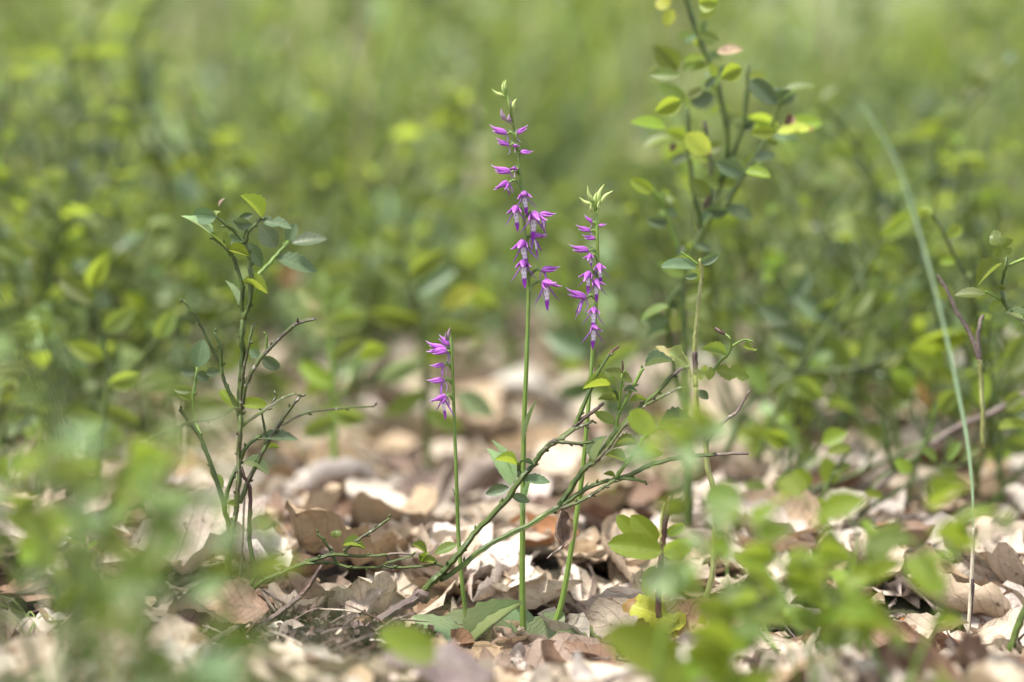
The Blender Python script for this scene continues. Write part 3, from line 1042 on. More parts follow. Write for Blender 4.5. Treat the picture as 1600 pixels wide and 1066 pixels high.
A = Orchid('tallest purple orchid in the middle with a long open flower spike', (819, 1018), FOCUS,
           '819,1024 817,960 816,900 817,780 819,660 823,560 826,450 823,400 818,340 815,300 810,240 803,200 797,170 793,150 790,134', 5.4, 2.0, 5)
A.bud(790, 142, 791, 124, 6)
A.bud(787, 150, 768, 139, 7)
A.bud(788, 146, 787, 126, 5)
A.bud(801, 172, 807, 154, 7, 'bud_white')
A.bud(799, 170, 799, 157, 6, 'bud_mauve')
A.bud(790, 187, 783, 169, 8, 'bud_mauve')
A.bud(797, 190, 796, 178, 8, 'bud_mauve')
A.flower(791, 210, 182, 26, 12, 0.7, full=False, ho=1)
A.flower(808, 210, 8, 20, 34, 0.7, full=False, ho=0)
A.flower(795, 228, 182, 21, 14, 0.6, full=False, ho=1)
A.flower(805, 229, 275, 13, 5, 0.7, full=False, dz=-6)
A.flower(813, 239, 2, 19, 0, 0.7, full=False, ho=0)
A.flower(804, 265, 262, 16, 4, 0.7, full=False, dz=-6)
A.flower(797, 270, 181, 29, 4, 0.6, full=False, ho=1)
A.flower(793, 286, 232, 24, -28, 0.62, dz=-6)
A.flower(819, 304, 272, 25, -14, 1.0, dz=-9)
A.flower(806, 326, 264, 26, -16, 1.05, dz=-9)
A.flower(833, 336, 285, 30, -16, 1.0, dz=-9)
A.flower(844, 336, 350, 26, -2, 1.15, dz=-3)
A.flower(818, 380, 256, 27, -16, 1.05, dz=-9)
A.flower(831, 371, 330, 20, 5, 1.15, dz=2)
A.flower(818, 411, 268, 26, -14, 1.1, dz=-9)
A.flower(847, 424, 358, 29, 8, 0.9, root_dy=14)
A.flower(850, 443, 300, 28, -12, 1.05, root_dy=14, dz=-6)
A.pl.leaf(818, 694, 834, 622, 7, 'pale', 'long', dd=-4, rw=8, name='stem_leaf')
A.pl.leaf(816, 805, 828, 738, 10, 'pale', 'long', dd=-4, rw=11, name='stem_leaf')
A.pl.leaf(806, 1024, 803, 970, 11, 'pale', 'long', rw=14, name='stem_leaf', d=1.245)
A.pl.leaf(824, 1020, 880, 955, 50, 'pale', 'flat', d=1.247, dd=12, rw=56, name='basal_leaf')
A.pl.leaf(815, 1016, 694, 957, 36, 'pale', 'round', d=1.250, dd=14, rw=52, name='basal_leaf')
A.pl.leaf(820, 1020, 795, 944, 56, 'pale', 'round', d=1.256, dd=14, rw=64, name='basal_leaf')

B = Orchid('right hand orchid with a pale star of white buds on top', (858, 1012), FOCUS,
           '857,1018 866,980 880,930 897,830 910,740 918,650 925,560 931,480 934,430 933,370 931,335 930,318', 5.0, 2.6, 6)
for tx, ty in ((918, 289), (944, 288), (958, 298), (905, 308)):
    B.bud(931 + (tx - 931) * 0.25, 322 + (ty - 322) * 0.15, tx, ty, 6.8)
B.bud(931, 318, 932, 300, 6)
B.bud(925, 330, 924, 318, 6)
B.bud(935, 328, 938, 312, 6)
B.flower(925, 349, 165, 16, 40, 0.7, full=False, ho=0)
B.flower(935, 354, 5, 13, 10, 0.7, full=False, ho=0)
B.flower(922, 362, 181, 24, 8, 0.6, full=False, ho=1)
B.flower(930, 374, 183, 20, 2, 0.6, full=False, ho=1)
B.flower(919, 393, 181, 29, 2, 0.6, full=False, ho=1)
B.flower(923, 400, 255, 18, -10, 0.75, dz=-6, lw=0.8)
B.flower(936, 416, 272, 20, -12, 1.0, dz=-8)
B.flower(921, 428, 250, 22, -14, 1.0, dz=-8)
B.flower(930, 440, 285, 21, -14, 1.1, dz=-9)
B.flower(915, 467, 186, 31, 12, 1.0, ho=1, root_dy=4)
B.flower(928, 484, 268, 20, -14, 1.15, dz=-9)
B.flower(927, 511, 285, 20, -18, 1.3, dz=-9)
B.pl.leaf(903, 802, 915, 752, 6, 'pale', 'long', dd=-4, rw=8, name='stem_leaf')
B.pl.leaf(846, 1020, 975, 1000, 34, 'pale', 'droop', d=1.236, dd=-20, rw=60, name='basal_leaf')
B.pl.leaf(876, 1012, 938, 986, 28, 'olive', 'round', d=1.247, dd=6, rw=60, name='basal_leaf')

Cc = Orchid('smallest purple orchid with five nodding flowers on its left side', (733, 1005), FOCUS - 0.004,
            '734,1014 729,970 722,910 716,830 713,740 710,660 708,600 706,550 703,522', 4.0, 2.2, 7)
Cc.bud(702, 530, 704, 511, 6, 'bud_mauve')
Cc.bud(699, 533, 697, 517, 4, 'bud_mauve')
Cc.flower(703, 541, 160, 24, 38, 0.7, full=False, ho=0)
Cc.flower(697, 548, 182, 31, 8, 0.6, full=False, ho=1)
Cc.flower(698, 550, 196, 31, -4, 0.6, full=False, ho=0, dz=-3)
Cc.flower(694, 572, 186, 23, -4, 0.85, ho=0)
Cc.flower(694, 596, 184, 28, -2, 1.0, ho=0)
Cc.flower(696, 620, 225, 26, -22, 1.1, dz=-5)
Cc.pl.leaf(715, 800, 711, 762, 4, 'pale', 'long', dd=-4, rw=6, name='stem_leaf')
Cc.pl.leaf(734, 1012, 645, 960, 34, 'pale', 'flat', d=1.238, dd=8, rw=42, name='basal_leaf')
Cc.pl.leaf(734, 1014, 812, 936, 24, 'pale', 'fold', d=1.240, dd=-5, rw=36, name='basal_leaf')


# ------------------------------------------------------------------ left bilberry shrub
L = Plant('bilberry_shrub', 'bilberry shrub with many bare green forks standing at the left', 'shrub', (355, 920), 1.25, seed=3, thin=0.84, buds=True)
st, lf = L.stem, L.leaf
st('353,935 354,916 357,870 361,834', 6.5, 6.0, name='stem')
st('361,834 352,800 345,772 330,727 312,682 294,657 281,640', 5.0, 3.6)
st('352,795 352,781 363,747 374,724 385,699 400,685 407,681', 4.2, 3.4)
st('361,834 366,815 369,798 371,772 374,739 373,710 375,680 376,648', 5.0, 4.6, 's_mix')
st('376,660 373,640 376,595 380,557 378,528 380,500', 5.4, 5.0, name='stem')
st('380,500 378,479 379,450 372,422 363,399 348,383 334,372', 4.4, 3.0)
st('380,500 388,479 393,450 391,415 388,397 384,381', 5.0, 3.8)
st('384,381 370,365 354,352 338,337', 3.6, 2.6)
st('384,381 388,363 398,352 408,341', 3.6, 2.6)
st('386,390 383,375 384,360', 3.0, 2.4)
st('391,462 403,432 425,408 445,385 450,377', 4.6, 3.0, 's_light', d=1.285, d1=1.31)
st('374,650 367,631 355,606 348,588 340,561 326,534 313,507 301,487 287,470', 3.8, 2.4, name='twig')
st('348,588 346,572 345,543 335,520', 3.2, 3.0, name='twig')
st('376,650 378,595 389,537 395,509', 4.0, 2.6, 's_mix', name='twig')
st('378,640 385,600 407,561 425,541 445,521 466,505 493,497', 4.6, 3.2, 's_mix', name='twig')
st('416,550 417,523', 2.6, 2.2, 's_light', name='twig')
st('375,640 365,638 345,650 326,657 299,660 267,672 234,685', 3.0, 2.8, name='twig', d=1.25, d1=1.17)
st('380,665 385,660 418,638 439,624 463,615', 4.0, 2.6, 's_mix', name='twig')
st('425,634 432,618', 2.4, 2.0, 's_mix', name='twig')
st('375,786 388,752 402,724 416,696 428,676 454,638 470,618', 4.6, 3.0, 's_mix')
st('432,672 443,663 481,645 540,638 585,635', 3.2, 1.6, 's_mix', name='twig', d=1.25, d1=1.29)
st('420,690 414,672 408,640', 2.4, 2.0, name='twig')
st('315,685 305,654 302,618 309,573', 3.2, 2.6, 's_light', name='twig', d=1.26, d1=1.275)
st('376,730 381,744 390,761 391,781 390,820', 3.6, 4.0, 's_red')
st('390,818 390,843 395,874 404,898', 4.4, 4.2)
st('385,930 399,902 416,883', 4.4, 3.4, 's_green')
st('386,928 411,907 439,895 478,879 497,873 517,867 537,867 573,869 605,867', 4.8, 2.6)
st('605,867 618,865 645,866', 2.6, 1.8, 's_gray', name='twig')
st('478,881 506,879 526,881 546,887 571,887 594,886 607,879 645,869', 3.0, 1.8, name='twig')
st('600,884 614,887 650,886 679,882 693,886', 2.8, 2.0, name='twig')
st('603,868 609,878 611,890', 2.4, 2.4, 's_wood', name='twig')
st('526,881 517,861 506,845 496,834', 3.2, 2.6, name='twig')
st('537,861 555,847 571,836 587,826 609,810', 3.2, 2.2, 's_mix', name='twig')
# thin pale and dead stems around it
st('356,770 357,820 352,870 348,915', 1.6, 1.6, 's_olive', name='twig', d=1.30)
st('382,770 380,830 376,890 370,925', 2.2, 2.0, 's_gray', name='twig', d=1.28)
lf(338, 339, 300, 336, 27, 'blue', 'round', dd=10)
lf(335, 371, 289, 330, 9, 'pale', 'long')
lf(355, 394, 328, 362, 13, 'mid', 'fold')
lf(355, 392, 390, 399, 14, 'bright', 'fold', dd=-6)
lf(382, 379, 353, 371, 20, 'blue', 'flat', d=1.262)
lf(388, 379, 409, 418, 25, 'blue', 'flat', d=1.262)
lf(409, 341, 378, 303, 17, 'bright', 'fold')
lf(393, 352, 362, 346, 20, 'blue', 'twist', dd=8)
lf(395, 335, 372, 342, 12, 'blue', 'flat', d=1.258)
lf(408, 346, 456, 354, 17, 'blue', 'bite', dd=-8)
lf(432, 386, 406, 351, 32, 'blue', 'flat', d=1.305)
lf(449, 379, 462, 349, 20, 'blue', 'flat', d=1.31)
lf(456, 380, 511, 371, 20, 'blue', 'flat', d=1.30)
lf(432, 403, 496, 422, 24, 'blue', 'flat', d=1.30)
lf(378, 442, 419, 455, 9, 'bright', 'fold', dd=-6)
lf(372, 476, 358, 436, 8, 'pale', 'long', d=1.28)
lf(309, 574, 317, 530, 32, 'blue', 'flat', d=1.272)
lf(306, 580, 282, 580, 20, 'blue', 'round', d=1.272)
lf(308, 584, 326, 592, 18, 'blue', 'round', d=1.272)
lf(322, 583, 344, 580, 16, 'blue', 'flat', d=1.27)
lf(307, 634, 341, 641, 19, 'blue', 'bite', d=1.26)
lf(300, 610, 272, 608, 14, 'mid', 'round', d=1.275)
lf(300, 625, 277, 612, 12, 'mid', 'round', d=1.275)
lf(405, 558, 391, 546, 16, 'blue', 'round', d=1.28)
lf(410, 560, 437, 575, 20, 'blue', 'round', d=1.28)
lf(378, 630, 417, 632, 18, 'bright', 'round')
lf(368, 637, 344, 609, 17, 'bright', 'round', dd=8)
lf(405, 683, 466, 684, 14, 'blue', 'flat')
lf(380, 724, 420, 738, 10, 'pale', 'fold', dd=-6)
lf(419, 701, 437, 699, 5, 'bright', 'fold')
lf(354, 788, 375, 793, 7, 'mid', 'fold')
lf(348, 764, 330, 735, 12, 'mid', 'long')
lf(535, 853, 572, 855, 9, 'mid', 'fold')
lf(526, 840, 524, 819, 17, 'mid', 'hook', dd=-6)
lf(643, 851, 668, 864, 9, 'mid', 'fold')
lf(714, 851, 678, 864, 15, 'mid', 'flat')
lf(659, 880, 685, 878, 8, 'mid', 'fold')
lf(660, 880, 668, 862, 6, 'bright', 'fold')
lf(657, 880, 655, 866, 5, 'mid', 'fold')
lf(338, 337, 340, 318, 9, 'olive', 'hook')
lf(342, 323, 350, 308, 4, 'd_brown', 'long')

# ------------------------------------------------------------------ leaning bilberry shrub across the orchids
K = Plant('bilberry_shrub', 'bilberry shrub leaning right across the orchid stalks from a woody base', 'shrub', (650, 940), 1.235, seed=4, thin=0.9, buds=True)
st, lf = K.stem, K.leaf
st('566,992 590,972 615,955 640,942 660,930', 8, 9.5, 's_wood', 'woody_stem', node=0.25, ridge=0.12, d=1.225, d1=1.235)
st('652,930 660,932 668,936', 12, 10, 's_wood', 'woody_knot', node=0.2, ridge=0.1)
st('660,928 676,908 690,897', 6.5, 6.2, name='stem')
st('690,897 700,884 723,858 745,829 787,787 813,750 834,724 850,703 876,685 897,669', 5.6, 4.6, 's_green', 'stem')
st('897,669 906,647 922,610 925,597 938,576 951,555', 4.2, 2.6, 's_green')
st('951,555 958,548 967,541', 2.8, 2.0, 's_red', 'twig')
st('896,668 914,652 930,641 943,630', 4.2, 2.8, 's_wood', 'twig')
st('894,670 914,664 927,658', 3.4, 2.6, 's_mix', 'twig')
st('872,690 890,692 906,693 927,690', 3.4, 2.4, 's_mix', 'twig')
st('850,703 862,690 880,684 897,669', 3.4, 3.0, 's_mix', 'twig', d=1.231)
st('813,749 811,735 811,722', 3.8, 3.6, 's_green', 'twig')
lf(796, 762, 758, 772, 19, 'blue', 'flat')
lf(817, 749, 860, 752, 15, 'blue', 'flat')
lf(799, 774, 828, 784, 14, 'blue', 'flat')
lf(808, 727, 774, 715, 7, 'bright', 'fold')
lf(798, 760, 769, 698, 24, 'pale', 'long', d=1.262)
lf(803, 760, 781, 684, 10, 'pale', 'long', d=1.268)
lf(816, 721, 834, 726, 8, 'blue', 'fold')
lf(788, 780, 780, 790, 8, 'bright', 'flat')
st('690,898 692,905 727,880 766,850 824,821 863,798 876,791', 5.8, 5.6, 's_green', 'stem')
st('874,790 892,763 912,734 932,718 959,679 977,660 1003,634 1027,613 1051,587', 5.4, 3.4, 's_green')
st('1051,587 1058,581 1066,575', 3.0, 2.4, 's_gray', 'twig')
st('930,722 950,700 977,664 1003,638 1022,626 1064,605', 3.4, 2.4, 's_mix', 'twig', d=1.231)
st('961,675 967,647 980,623 990,602 1005,576', 3.4, 2.8, 's_light')
st('966,640 970,605 972,584', 2.6, 2.2, 's_light', 'twig')
st('972,586 973,574 972,564', 2.2, 1.4, 's_red', 'twig')
st('968,629 962,612 955,601', 2.4, 2.0, 's_green', 'twig')
lf(988, 598, 946, 575, 16, 'mid', 'flat')
lf(1008, 573, 1050, 561, 10, 'blue', 'fold')
lf(954, 603, 911, 603, 8, 'bright', 'fold', dd=-8)
lf(966, 628, 935, 621, 4, 'mid', 'fold')
lf(961, 662, 929, 643, 17, 'mid', 'flat')
lf(974, 612, 996, 611, 7, 'blue', 'fold')
lf(984, 628, 1010, 624, 11, 'mid', 'fold')
lf(930, 722, 944, 680, 8, 'pale', 'fold')
lf(921, 728, 937, 704, 12, 'mid', 'flat')
st('876,791 890,782 909,768 933,756 959,750 982,748 1009,753', 4.6, 2.4, 's_green')
st('876,795 900,786 925,773 945,760 960,750', 3.4, 3.0, 's_mix', d=1.231)
st('958,750 985,742 1011,729 1048,718 1080,713 1114,711', 4.4, 3.2, 's_green')
st('1114,711 1143,709 1169,709', 3.2, 2.2, 's_gray', 'twig')
st('961,748 977,726 996,702 1006,684 1030,668', 3.4, 2.6, 's_light')
lf(1032, 666, 1086, 658, 14, 'blue', 'fold')
lf(1000, 708, 1036, 709, 17, 'mid', 'flat')
lf(996, 694, 958, 696, 5, 'mid', 'fold')
lf(977, 722, 946, 709, 9, 'mid', 'fold')
lf(961, 745, 943, 740, 8, 'mid', 'fold')
lf(1030, 666, 1036, 656, 7, 'bright', 'flat')
lf(1011, 729, 1036, 722, 7, 'bright', 'flat')
lf(985, 642, 1020, 676, 36, 'bright', 'round', d=1.19)

hang = Plant('hanging_dead_leaf', 'withered brown curled leaf hanging under the leaning bilberry branch', 'dead leaf', (876, 797), 1.232, seed=8)
arr = dead_arr(21, 8, 12, curl=2.0, bend=0.5, crumple=0.16, width=1.05)
k = 1.232 / FPX
mm = frame(P(877, 796, 1.232) - hang.base, P(880, 856, 1.226) - hang.base, 62 * k, 0.3)
V = arr[0].copy()
V[:, 1] += 0.5
link('blade', mk('blade', V, arr[1], arr[2], M['d_brown']), hang.root, mat4=mm)
hang.stem('884,848 872,860 862,866 855,873', 2.4, 1.0, 's_gray', 'leaf_stalk')

# ------------------------------------------------------------------ thin yellowish stem (right of the orchids)
D = Plant('thin_shrub', 'thin pale yellowish stem with glossy leaves on top, right of the orchids', 'shrub', (1091, 970), 1.25, seed=9)
st, lf = D.stem, D.leaf
st('1088,990 1090,971 1098,947 1111,905 1116,850 1118,785 1106,730 1103,689 1099,668 1090,642 1087,605', 4.8, 4.0, 's_olive', 'stem')
st('1087,605 1086,568 1086,531 1089,500 1091,470 1096,431 1094,405', 4.0, 2.8, 's_olive', 'stem')
st('1086,550 1086,565 1087,584', 4.0, 3.8, 's_wood', 'bark_scar', ridge=0.3)
st('1089,968 1078,974 1066,985', 3.0, 2.6, 's_olive', 'branch')
st('1090,413 1078,404 1064,394', 1.8, 1.2, 's_light', 'twig')
lf(1088, 419, 1034, 414, 17, 'blue', 'round', dd=-8)
lf(1096, 411, 1122, 399, 15, 'blue', 'round', dd=-10)
lf(1090, 430, 1070, 433, 11, 'blue', 'round', d=1.258)
st('1086,578 1100,582 1112,582 1124,566 1140,550 1141,530 1132,522', 2.6, 2.0, 's_light', 'twig')
st('1132,522 1126,519 1118,513', 2.4, 2.6, 's_red', 'bud')
st('1140,545 1150,537 1164,531 1176,534', 2.0, 1.4, 's_light', 'twig')
st('1080,590 1070,560 1060,540', 2.2, 1.6, 's_olive', 'twig')
lf(1078, 572, 1028, 538, 28, 'olive', 'chew')
lf(1076, 566, 1046, 552, 20, 'olive', 'chew', d=1.256)
lf(1118, 582, 1084, 584, 25, 'mid', 'chew')
lf(1118, 577, 1172, 590, 27, 'mid', 'bite')
lf(1136, 556, 1096, 544, 18, 'mid', 'fold')
lf(1172, 532, 1166, 563, 12, 'mid', 'hook', dd=-10)
lf(1092, 610, 1107, 624, 14, 'blue', 'flat', d=1.275)
st('1103,690 1124,665 1140,652 1153,642 1160,630 1172,610', 3.6, 1.6, 's_gray', 'dead_twig', d=1.245)

# ------------------------------------------------------------------ round leaved seedling
E = Plant('leafy_seedling', 'seedling with round bright green leaves on a brown stem, right of the orchids', 'seedling', (1029, 932), 1.215, seed=10)
st, lf = E.stem, E.leaf
st('1030,965 1029,930 1033,880 1036,850 1040,817 1047,776', 5.0, 4.0, 's_red', 'stem')
st('1034,850 1034,815 1038,786', 3.6, 1.8, 's_olive', 'twig')
lf(1027, 846, 986, 806, 34, 'bright', 'round')
lf(1034, 862, 950, 848, 40, 'bright', 'round', d=1.20)
lf(1036, 864, 1082, 850, 32, 'bright', 'round', d=1.18)
lf(1024, 884, 1008, 932, 24, 'bright', 'round')
lf(1042, 834, 1070, 820, 18, 'bright', 'round')
lf(996, 836, 964, 806, 26, 'bright', 'round', d=1.225)

# yellowing serrated leaf low at its foot
Y = Plant('strawberry_seedling', 'low seedling with jagged yellow green leaflets at the foot of the thin stem', 'seedling', (1062, 1010), 1.22, seed=12)
Y.stem('1062,1030 1064,1005 1066,985', 2.6, 2.2, 's_light', 'stem')
Y.leaf(1068, 978, 978, 938, 46, 'yellow', 'straw', rw=54)
Y.leaf(1054, 984, 1122, 992, 44, 'yellow', 'straw', rw=54, dd=-20)
Y2 = Plant('strawberry_seedling', 'tiny seedling with a crisp serrated mint green leaflet on the litter', 'seedling', (1160, 1045), 1.225, seed=13)
Y2.stem('1160,1055 1158,1040 1162,1028', 2.2, 1.8, 's_light', 'stem')
Y2.leaf(1162, 1032, 1122, 1004, 30, 'pale', 'straw', rw=34)
Y2.leaf(1164, 1030, 1205, 1026, 26, 'pale', 'straw', rw=30)

# ------------------------------------------------------------------ arching grass blade
def ribbon(plant, txt, widths, mat, name, d0, d1, fold=0.25):
    p = crom([np.array((q[0], q[1], d0 + (d1 - d0) * i / (len(pts_of(txt)) - 1))) for i, q in enumerate(pts_of(txt))], 6)
    W = [np.array(P(*q) - plant.base) for q in p]
    t = np.linspace(0, 1, len(W))
    wd = np.interp(t, np.linspace(0, 1, len(widths)), widths) * d0 / FPX
    tan = np.gradient(np.array(W), axis=0)
    V, UV = [], []
    for j, c in enumerate(W):
        s_ = np.cross(tan[j], np.array([0.25, 1.0, 0.2]))
        s_ /= np.linalg.norm(s_)
        nrm = np.cross(tan[j], s_)
        nrm /= np.linalg.norm(nrm)
        for i in range(3):
            u = i - 1
            V.append(c + s_ * u * wd[j] * 0.5 + nrm * fold * wd[j] * abs(u))
            UV.append((i / 2, t[j]))
    return link(name, mk(name, np.array(V), grid_faces(2, len(W) - 1), np.array(UV), M[mat]), plant.root)


G = Plant('grass_stalk', 'long bluish grass blade arching up at the right with a pale sheath', 'grass', (1512, 1012), 1.25, seed=14)
ribbon(G, '1521,828 1520,770 1512,690 1497,610 1480,530 1458,440 1430,340 1405,262 1375,205 1345,160 1322,142', [3, 5.5, 7, 6.5, 6, 5.5, 5, 4.5, 4, 2], 'grassblue', 'blade', 1.25, 1.62)
G.stem('1511,1022 1513,985 1516,930 1519,880 1521,826', 2.6, 3.0, 'straw', 'sheath', node=0, ridge=0.05)
G.stem('1514,985 1518,950 1520,915 1519,905', 2.2, 2.6, 's_wood', 'dried_husk', node=0.2)


# ------------------------------------------------------------------ twigs, roots and stubs on the floor
def floor_stick(name, label, cat, base, parts, d, group=None, seed=1):
    p = Plant(name, label, cat, base, d, group, seed)
    for kw in parts:
        p.stem(**kw)
    return p


floor_stick('twig', 'kinked dark brown twig propped up beside the soil hollow', 'twig', (400, 985), [
    dict(txt='392,990 420,970 440,955 462,938 470,932', r0=4.4, r1=4.2, mat='s_wood', name='shaft', d=1.225, d1=1.235),
    dict(txt='469,932 480,920 490,903 503,884', r0=4.0, r1=3.0, mat='s_red', name='tip', d=1.235, d1=1.24)], 1.225)
floor_stick('twig', 'rough grey twig lying across the dark soil hollow at the left', 'twig', (340, 1000), [
    dict(txt='332,1002 355,988 380,974 415,957', r0=6, r1=3.8, mat='s_gray', name='shaft', node=0.3, d=1.20, d1=1.22)], 1.20)
floor_stick('straw', 'pale dry straw lying slanted behind the left bilberry branch', 'straw', (560, 938), [
    dict(txt='375,815 430,848 480,886 520,912 562,938', r0=1.8, r1=3.2, mat='straw', name='stalk', node=0, d=1.36, d1=1.33)], 1.34)
floor_stick('rootlet', 'thin whitish rootlet curving down beside the rotten leaf', 'root', (530, 1040), [
    dict(txt='534,984 526,992 523,1010 526,1030 532,1052', r0=2.6, r1=1.8, mat='straw', name='strand', node=0.1, d=1.20)], 1.20)
floor_stick('twig', 'slim brown twig under the leaning dead leaf in the soil hollow', 'twig', (480, 990), [
    dict(txt='478,996 500,982 520,972 538,962', r0=2.0, r1=1.6, mat='s_wood', name='shaft', d=1.215)], 1.215)
floor_stick('twig', 'dark forked twig running behind the kinked twig', 'twig', (440, 940), [
    dict(txt='410,922 430,935 450,948 470,970', r0=1.8, r1=1.6, mat='s_gray', name='shaft', d=1.25)], 1.25)
floor_stick('woody_stub', 'cut pale woody stub standing up in the litter at the left', 'twig', (210, 905), [
    dict(txt='202,915 208,900 217,886 226,872', r0=8.0, r1=5.5, mat='s_gray', name='stub', node=0.1, d=1.235),
    dict(txt='205,908 212,893 220,878', r0=4.6, r1=3.6, mat='straw', name='bare_wood', node=0.0, d=1.229)], 1.235)
floor_stick('twig', 'dark weathered stick leaning behind the cut woody stub', 'twig', (180, 890), [
    dict(txt='190,915 178,890 168,868 158,855', r0=6.5, r1=4.2, mat='s_gray', name='shaft', node=0.2, d=1.31)], 1.31)
floor_stick('twig', 'long grey stick lying blurred behind the left sprout', 'twig', (180, 810), [
    dict(txt='95,775 140,797 180,812 230,848 262,862', r0=5, r1=4.5, mat='s_gray', name='shaft', node=0.1, d=1.50, d1=1.44)], 1.47)
floor_stick('twig', 'short dark twig on the litter by the arching grass sheath', 'twig', (1480, 1000), [
    dict(txt='1470,1004 1490,995 1510,988', r0=2.6, r1=2.0, mat='s_wood', name='shaft', d=1.26)], 1.26)
floor_stick('straw', 'pale dry straw slanting across the litter near the right edge', 'straw', (1600, 930), [
    dict(txt='1505,832 1540,865 1575,900 1610,940', r0=3, r1=4, mat='straw', name='stalk', node=0, d=1.5, d1=1.42)], 1.46)
floor_stick('straw', 'blurred beige straw leaning in the background right of the thin stem', 'straw', (1215, 700), [
    dict(txt='1215,705 1235,660 1258,620', r0=5, r1=5, mat='straw', name='stalk', node=0, d=1.8, d1=1.85)], 1.8)
floor_stick('bare_twig', 'bare dark twig rising from a yellowish base at the right', 'twig', (1535, 640), [
    dict(txt='1536,700 1535,640 1533,600 1531,562', r0=4.0, r1=3.6, mat='s_olive', name='stem', d=1.30),
    dict(txt='1531,566 1520,532 1510,512 1495,488 1480,455 1465,430', r0=3.6, r1=2.4, mat='s_wood', name='twig', node=0.25, d=1.30, d1=1.32),
    dict(txt='1531,562 1528,530 1531,505 1536,493', r0=3.4, r1=2.8, mat='s_gray', name='twig', d=1.30)], 1.30)

# right leafy shoot
Hh = Plant('bilberry_shrub', 'bilberry shoot with chewed serrated leaves at the right edge', 'shrub', (1612, 500), 1.25, seed=15)
st, lf = Hh.stem, Hh.leaf
st('1640,560 1620,520 1600,495 1575,482 1567,465 1565,445 1570,420 1573,402', 4.0, 2.4, 's_green', 'stem')
st('1570,418 1582,412 1602,404', 2.4, 2.4, 's_light', 'twig')
st('1567,470 1552,462 1540,456', 2.4, 2.0, 's_light', 'twig')
lf(1573, 404, 1554, 360, 37, 'mid', 'chew')
lf(1566, 412, 1525, 444, 17, 'mid', 'fold', dd=-8)
lf(1541, 461, 1491, 459, 15, 'mid', 'flat', dd=8)
lf(1566, 472, 1546, 486, 20, 'mid', 'round')
lf(1570, 452, 1557, 446, 9, 'mid', 'fold')
lf(1570, 490, 1606, 506, 11, 'pale', 'fold')
lf(1602, 405, 1640, 398, 22, 'mid', 'flat')
st('1640,560 1645,700 1650,900', 5, 6, 's_green', 'stem', d=1.25, d1=1.27)
st('1640,560 1650,600 1655,640', 4, 4, 's_green', 'stem')

corner = Plant('bilberry_shrub', 'pair of thick green bilberry stems at the lower right corner', 'shrub', (1572, 1050), 1.2, seed=16)
corner.stem('1566,1064 1580,1015 1592,975 1612,930 1640,870', 6.5, 5.5, 's_green', 'stem')
corner.stem('1570,1066 1590,1030 1606,1010 1630,985', 5.0, 4.6, 's_mix', 'stem')
corner.stem('1596,1010 1592,1000 1602,990 1612,985', 2.2, 1.8, 's_red', 'twig')

# right woody bilberry, slightly behind
I = Plant('bilberry_shrub', 'low bilberry branch sprawling from the right edge, slightly blurred', 'shrub', (1335, 800), 1.40, seed=17, buds=True)
st, lf = I.stem, I.leaf
st('1320,830 1340,795 1380,752 1420,720 1460,690 1500,665 1560,640 1620,605', 5.5, 4.5, 's_gray', 'stem', node=0.2)
st('1350,785 1375,750 1410,728 1440,705 1458,660 1463,630', 4.0, 3.0, 's_green')
st('1400,735 1385,700 1380,660', 3.5, 2.6, 's_green')
st('1330,815 1365,790 1400,770 1430,745', 3.4, 2.6, 's_green')
st('1480,690 1520,700 1560,690 1600,660', 3.4, 3.0, 's_green', d=1.5)
st('1420,790 1425,740 1428,720', 3, 2.6, 's_green', d=1.45)
for q in ((1423, 738, 1400, 718, 22, 'bright'), (1330, 702, 1292, 706, 14, 'bright'), (1265, 760, 1240, 735, 30, 'bright'), (1500, 720, 1530, 700, 14, 'mid'), (1560, 670, 1610, 660, 14, 'bright'),
          (1500, 690, 1480, 720, 16, 'mid'), (1300, 740, 1330, 725, 14, 'mid'), (1350, 770, 1380, 775, 14, 'bright'), (1440, 700, 1465, 720, 14, 'mid'), (1600, 620, 1570, 640, 14, 'mid')):
    lf(*q, tm='round', d=1.38)
st('1272,800 1300,745 1325,705', 3, 2.4, 's_green', d=1.38)
st('1272,800 1262,765', 3, 2.4, 's_green', d=1.38)

# tiny sprout at left
T = Plant('leafy_seedling', 'tiny sprout with two bright green leaves and a torn tip at the left', 'seedling', (137, 888), 1.24, seed=18)
T.stem('139,895 136,870 133,850', 2.6, 2.2, 's_light', 'stem')
T.leaf(135, 848, 100, 838, 22, 'bright', 'fold', rw=26)
T.leaf(112, 842, 84, 850, 8, 'd_white', 'twist')
T.leaf(138, 845, 154, 872, 16, 'bright', 'hook', rw=24)

# ------------------------------------------------------------------ tall bilberry bush behind, right of the orchids
J = Plant('bilberry_shrub', 'tall bilberry bush rising blurred behind the thin stem, top out of frame', 'shrub', (1072, 830), 1.385, seed=19, thin=0.8)
st, lf = J.stem, J.leaf
st('1075,860 1072,640 1070,546 1066,447 1086,384 1112,336 1123,294 1144,242 1162,189 1169,102', 9, 4.5, 's_green', 'stem')
st('1112,336 1133,320 1165,268 1196,220 1217,163 1224,140', 6, 4, 's_green')
st('1126,285 1136,215 1118,121 1091,58 1073,0 1062,-50', 7, 5, 's_green')
st('1097,357 1083,294 1077,242 1074,170', 6, 4, 's_green')
st('1110,330 1108,280 1108,250 1100,190', 5, 4, 's_mix')
st('1062,400 1039,326 1015,290', 5, 4, 's_light')
st('1086,384 1098,350 1106,305', 5, 4.5, 's_red')
st('1072,640 1050,560 1045,480 1066,447', 6, 6, 's_green', 'stem', d=1.40, d1=1.385)
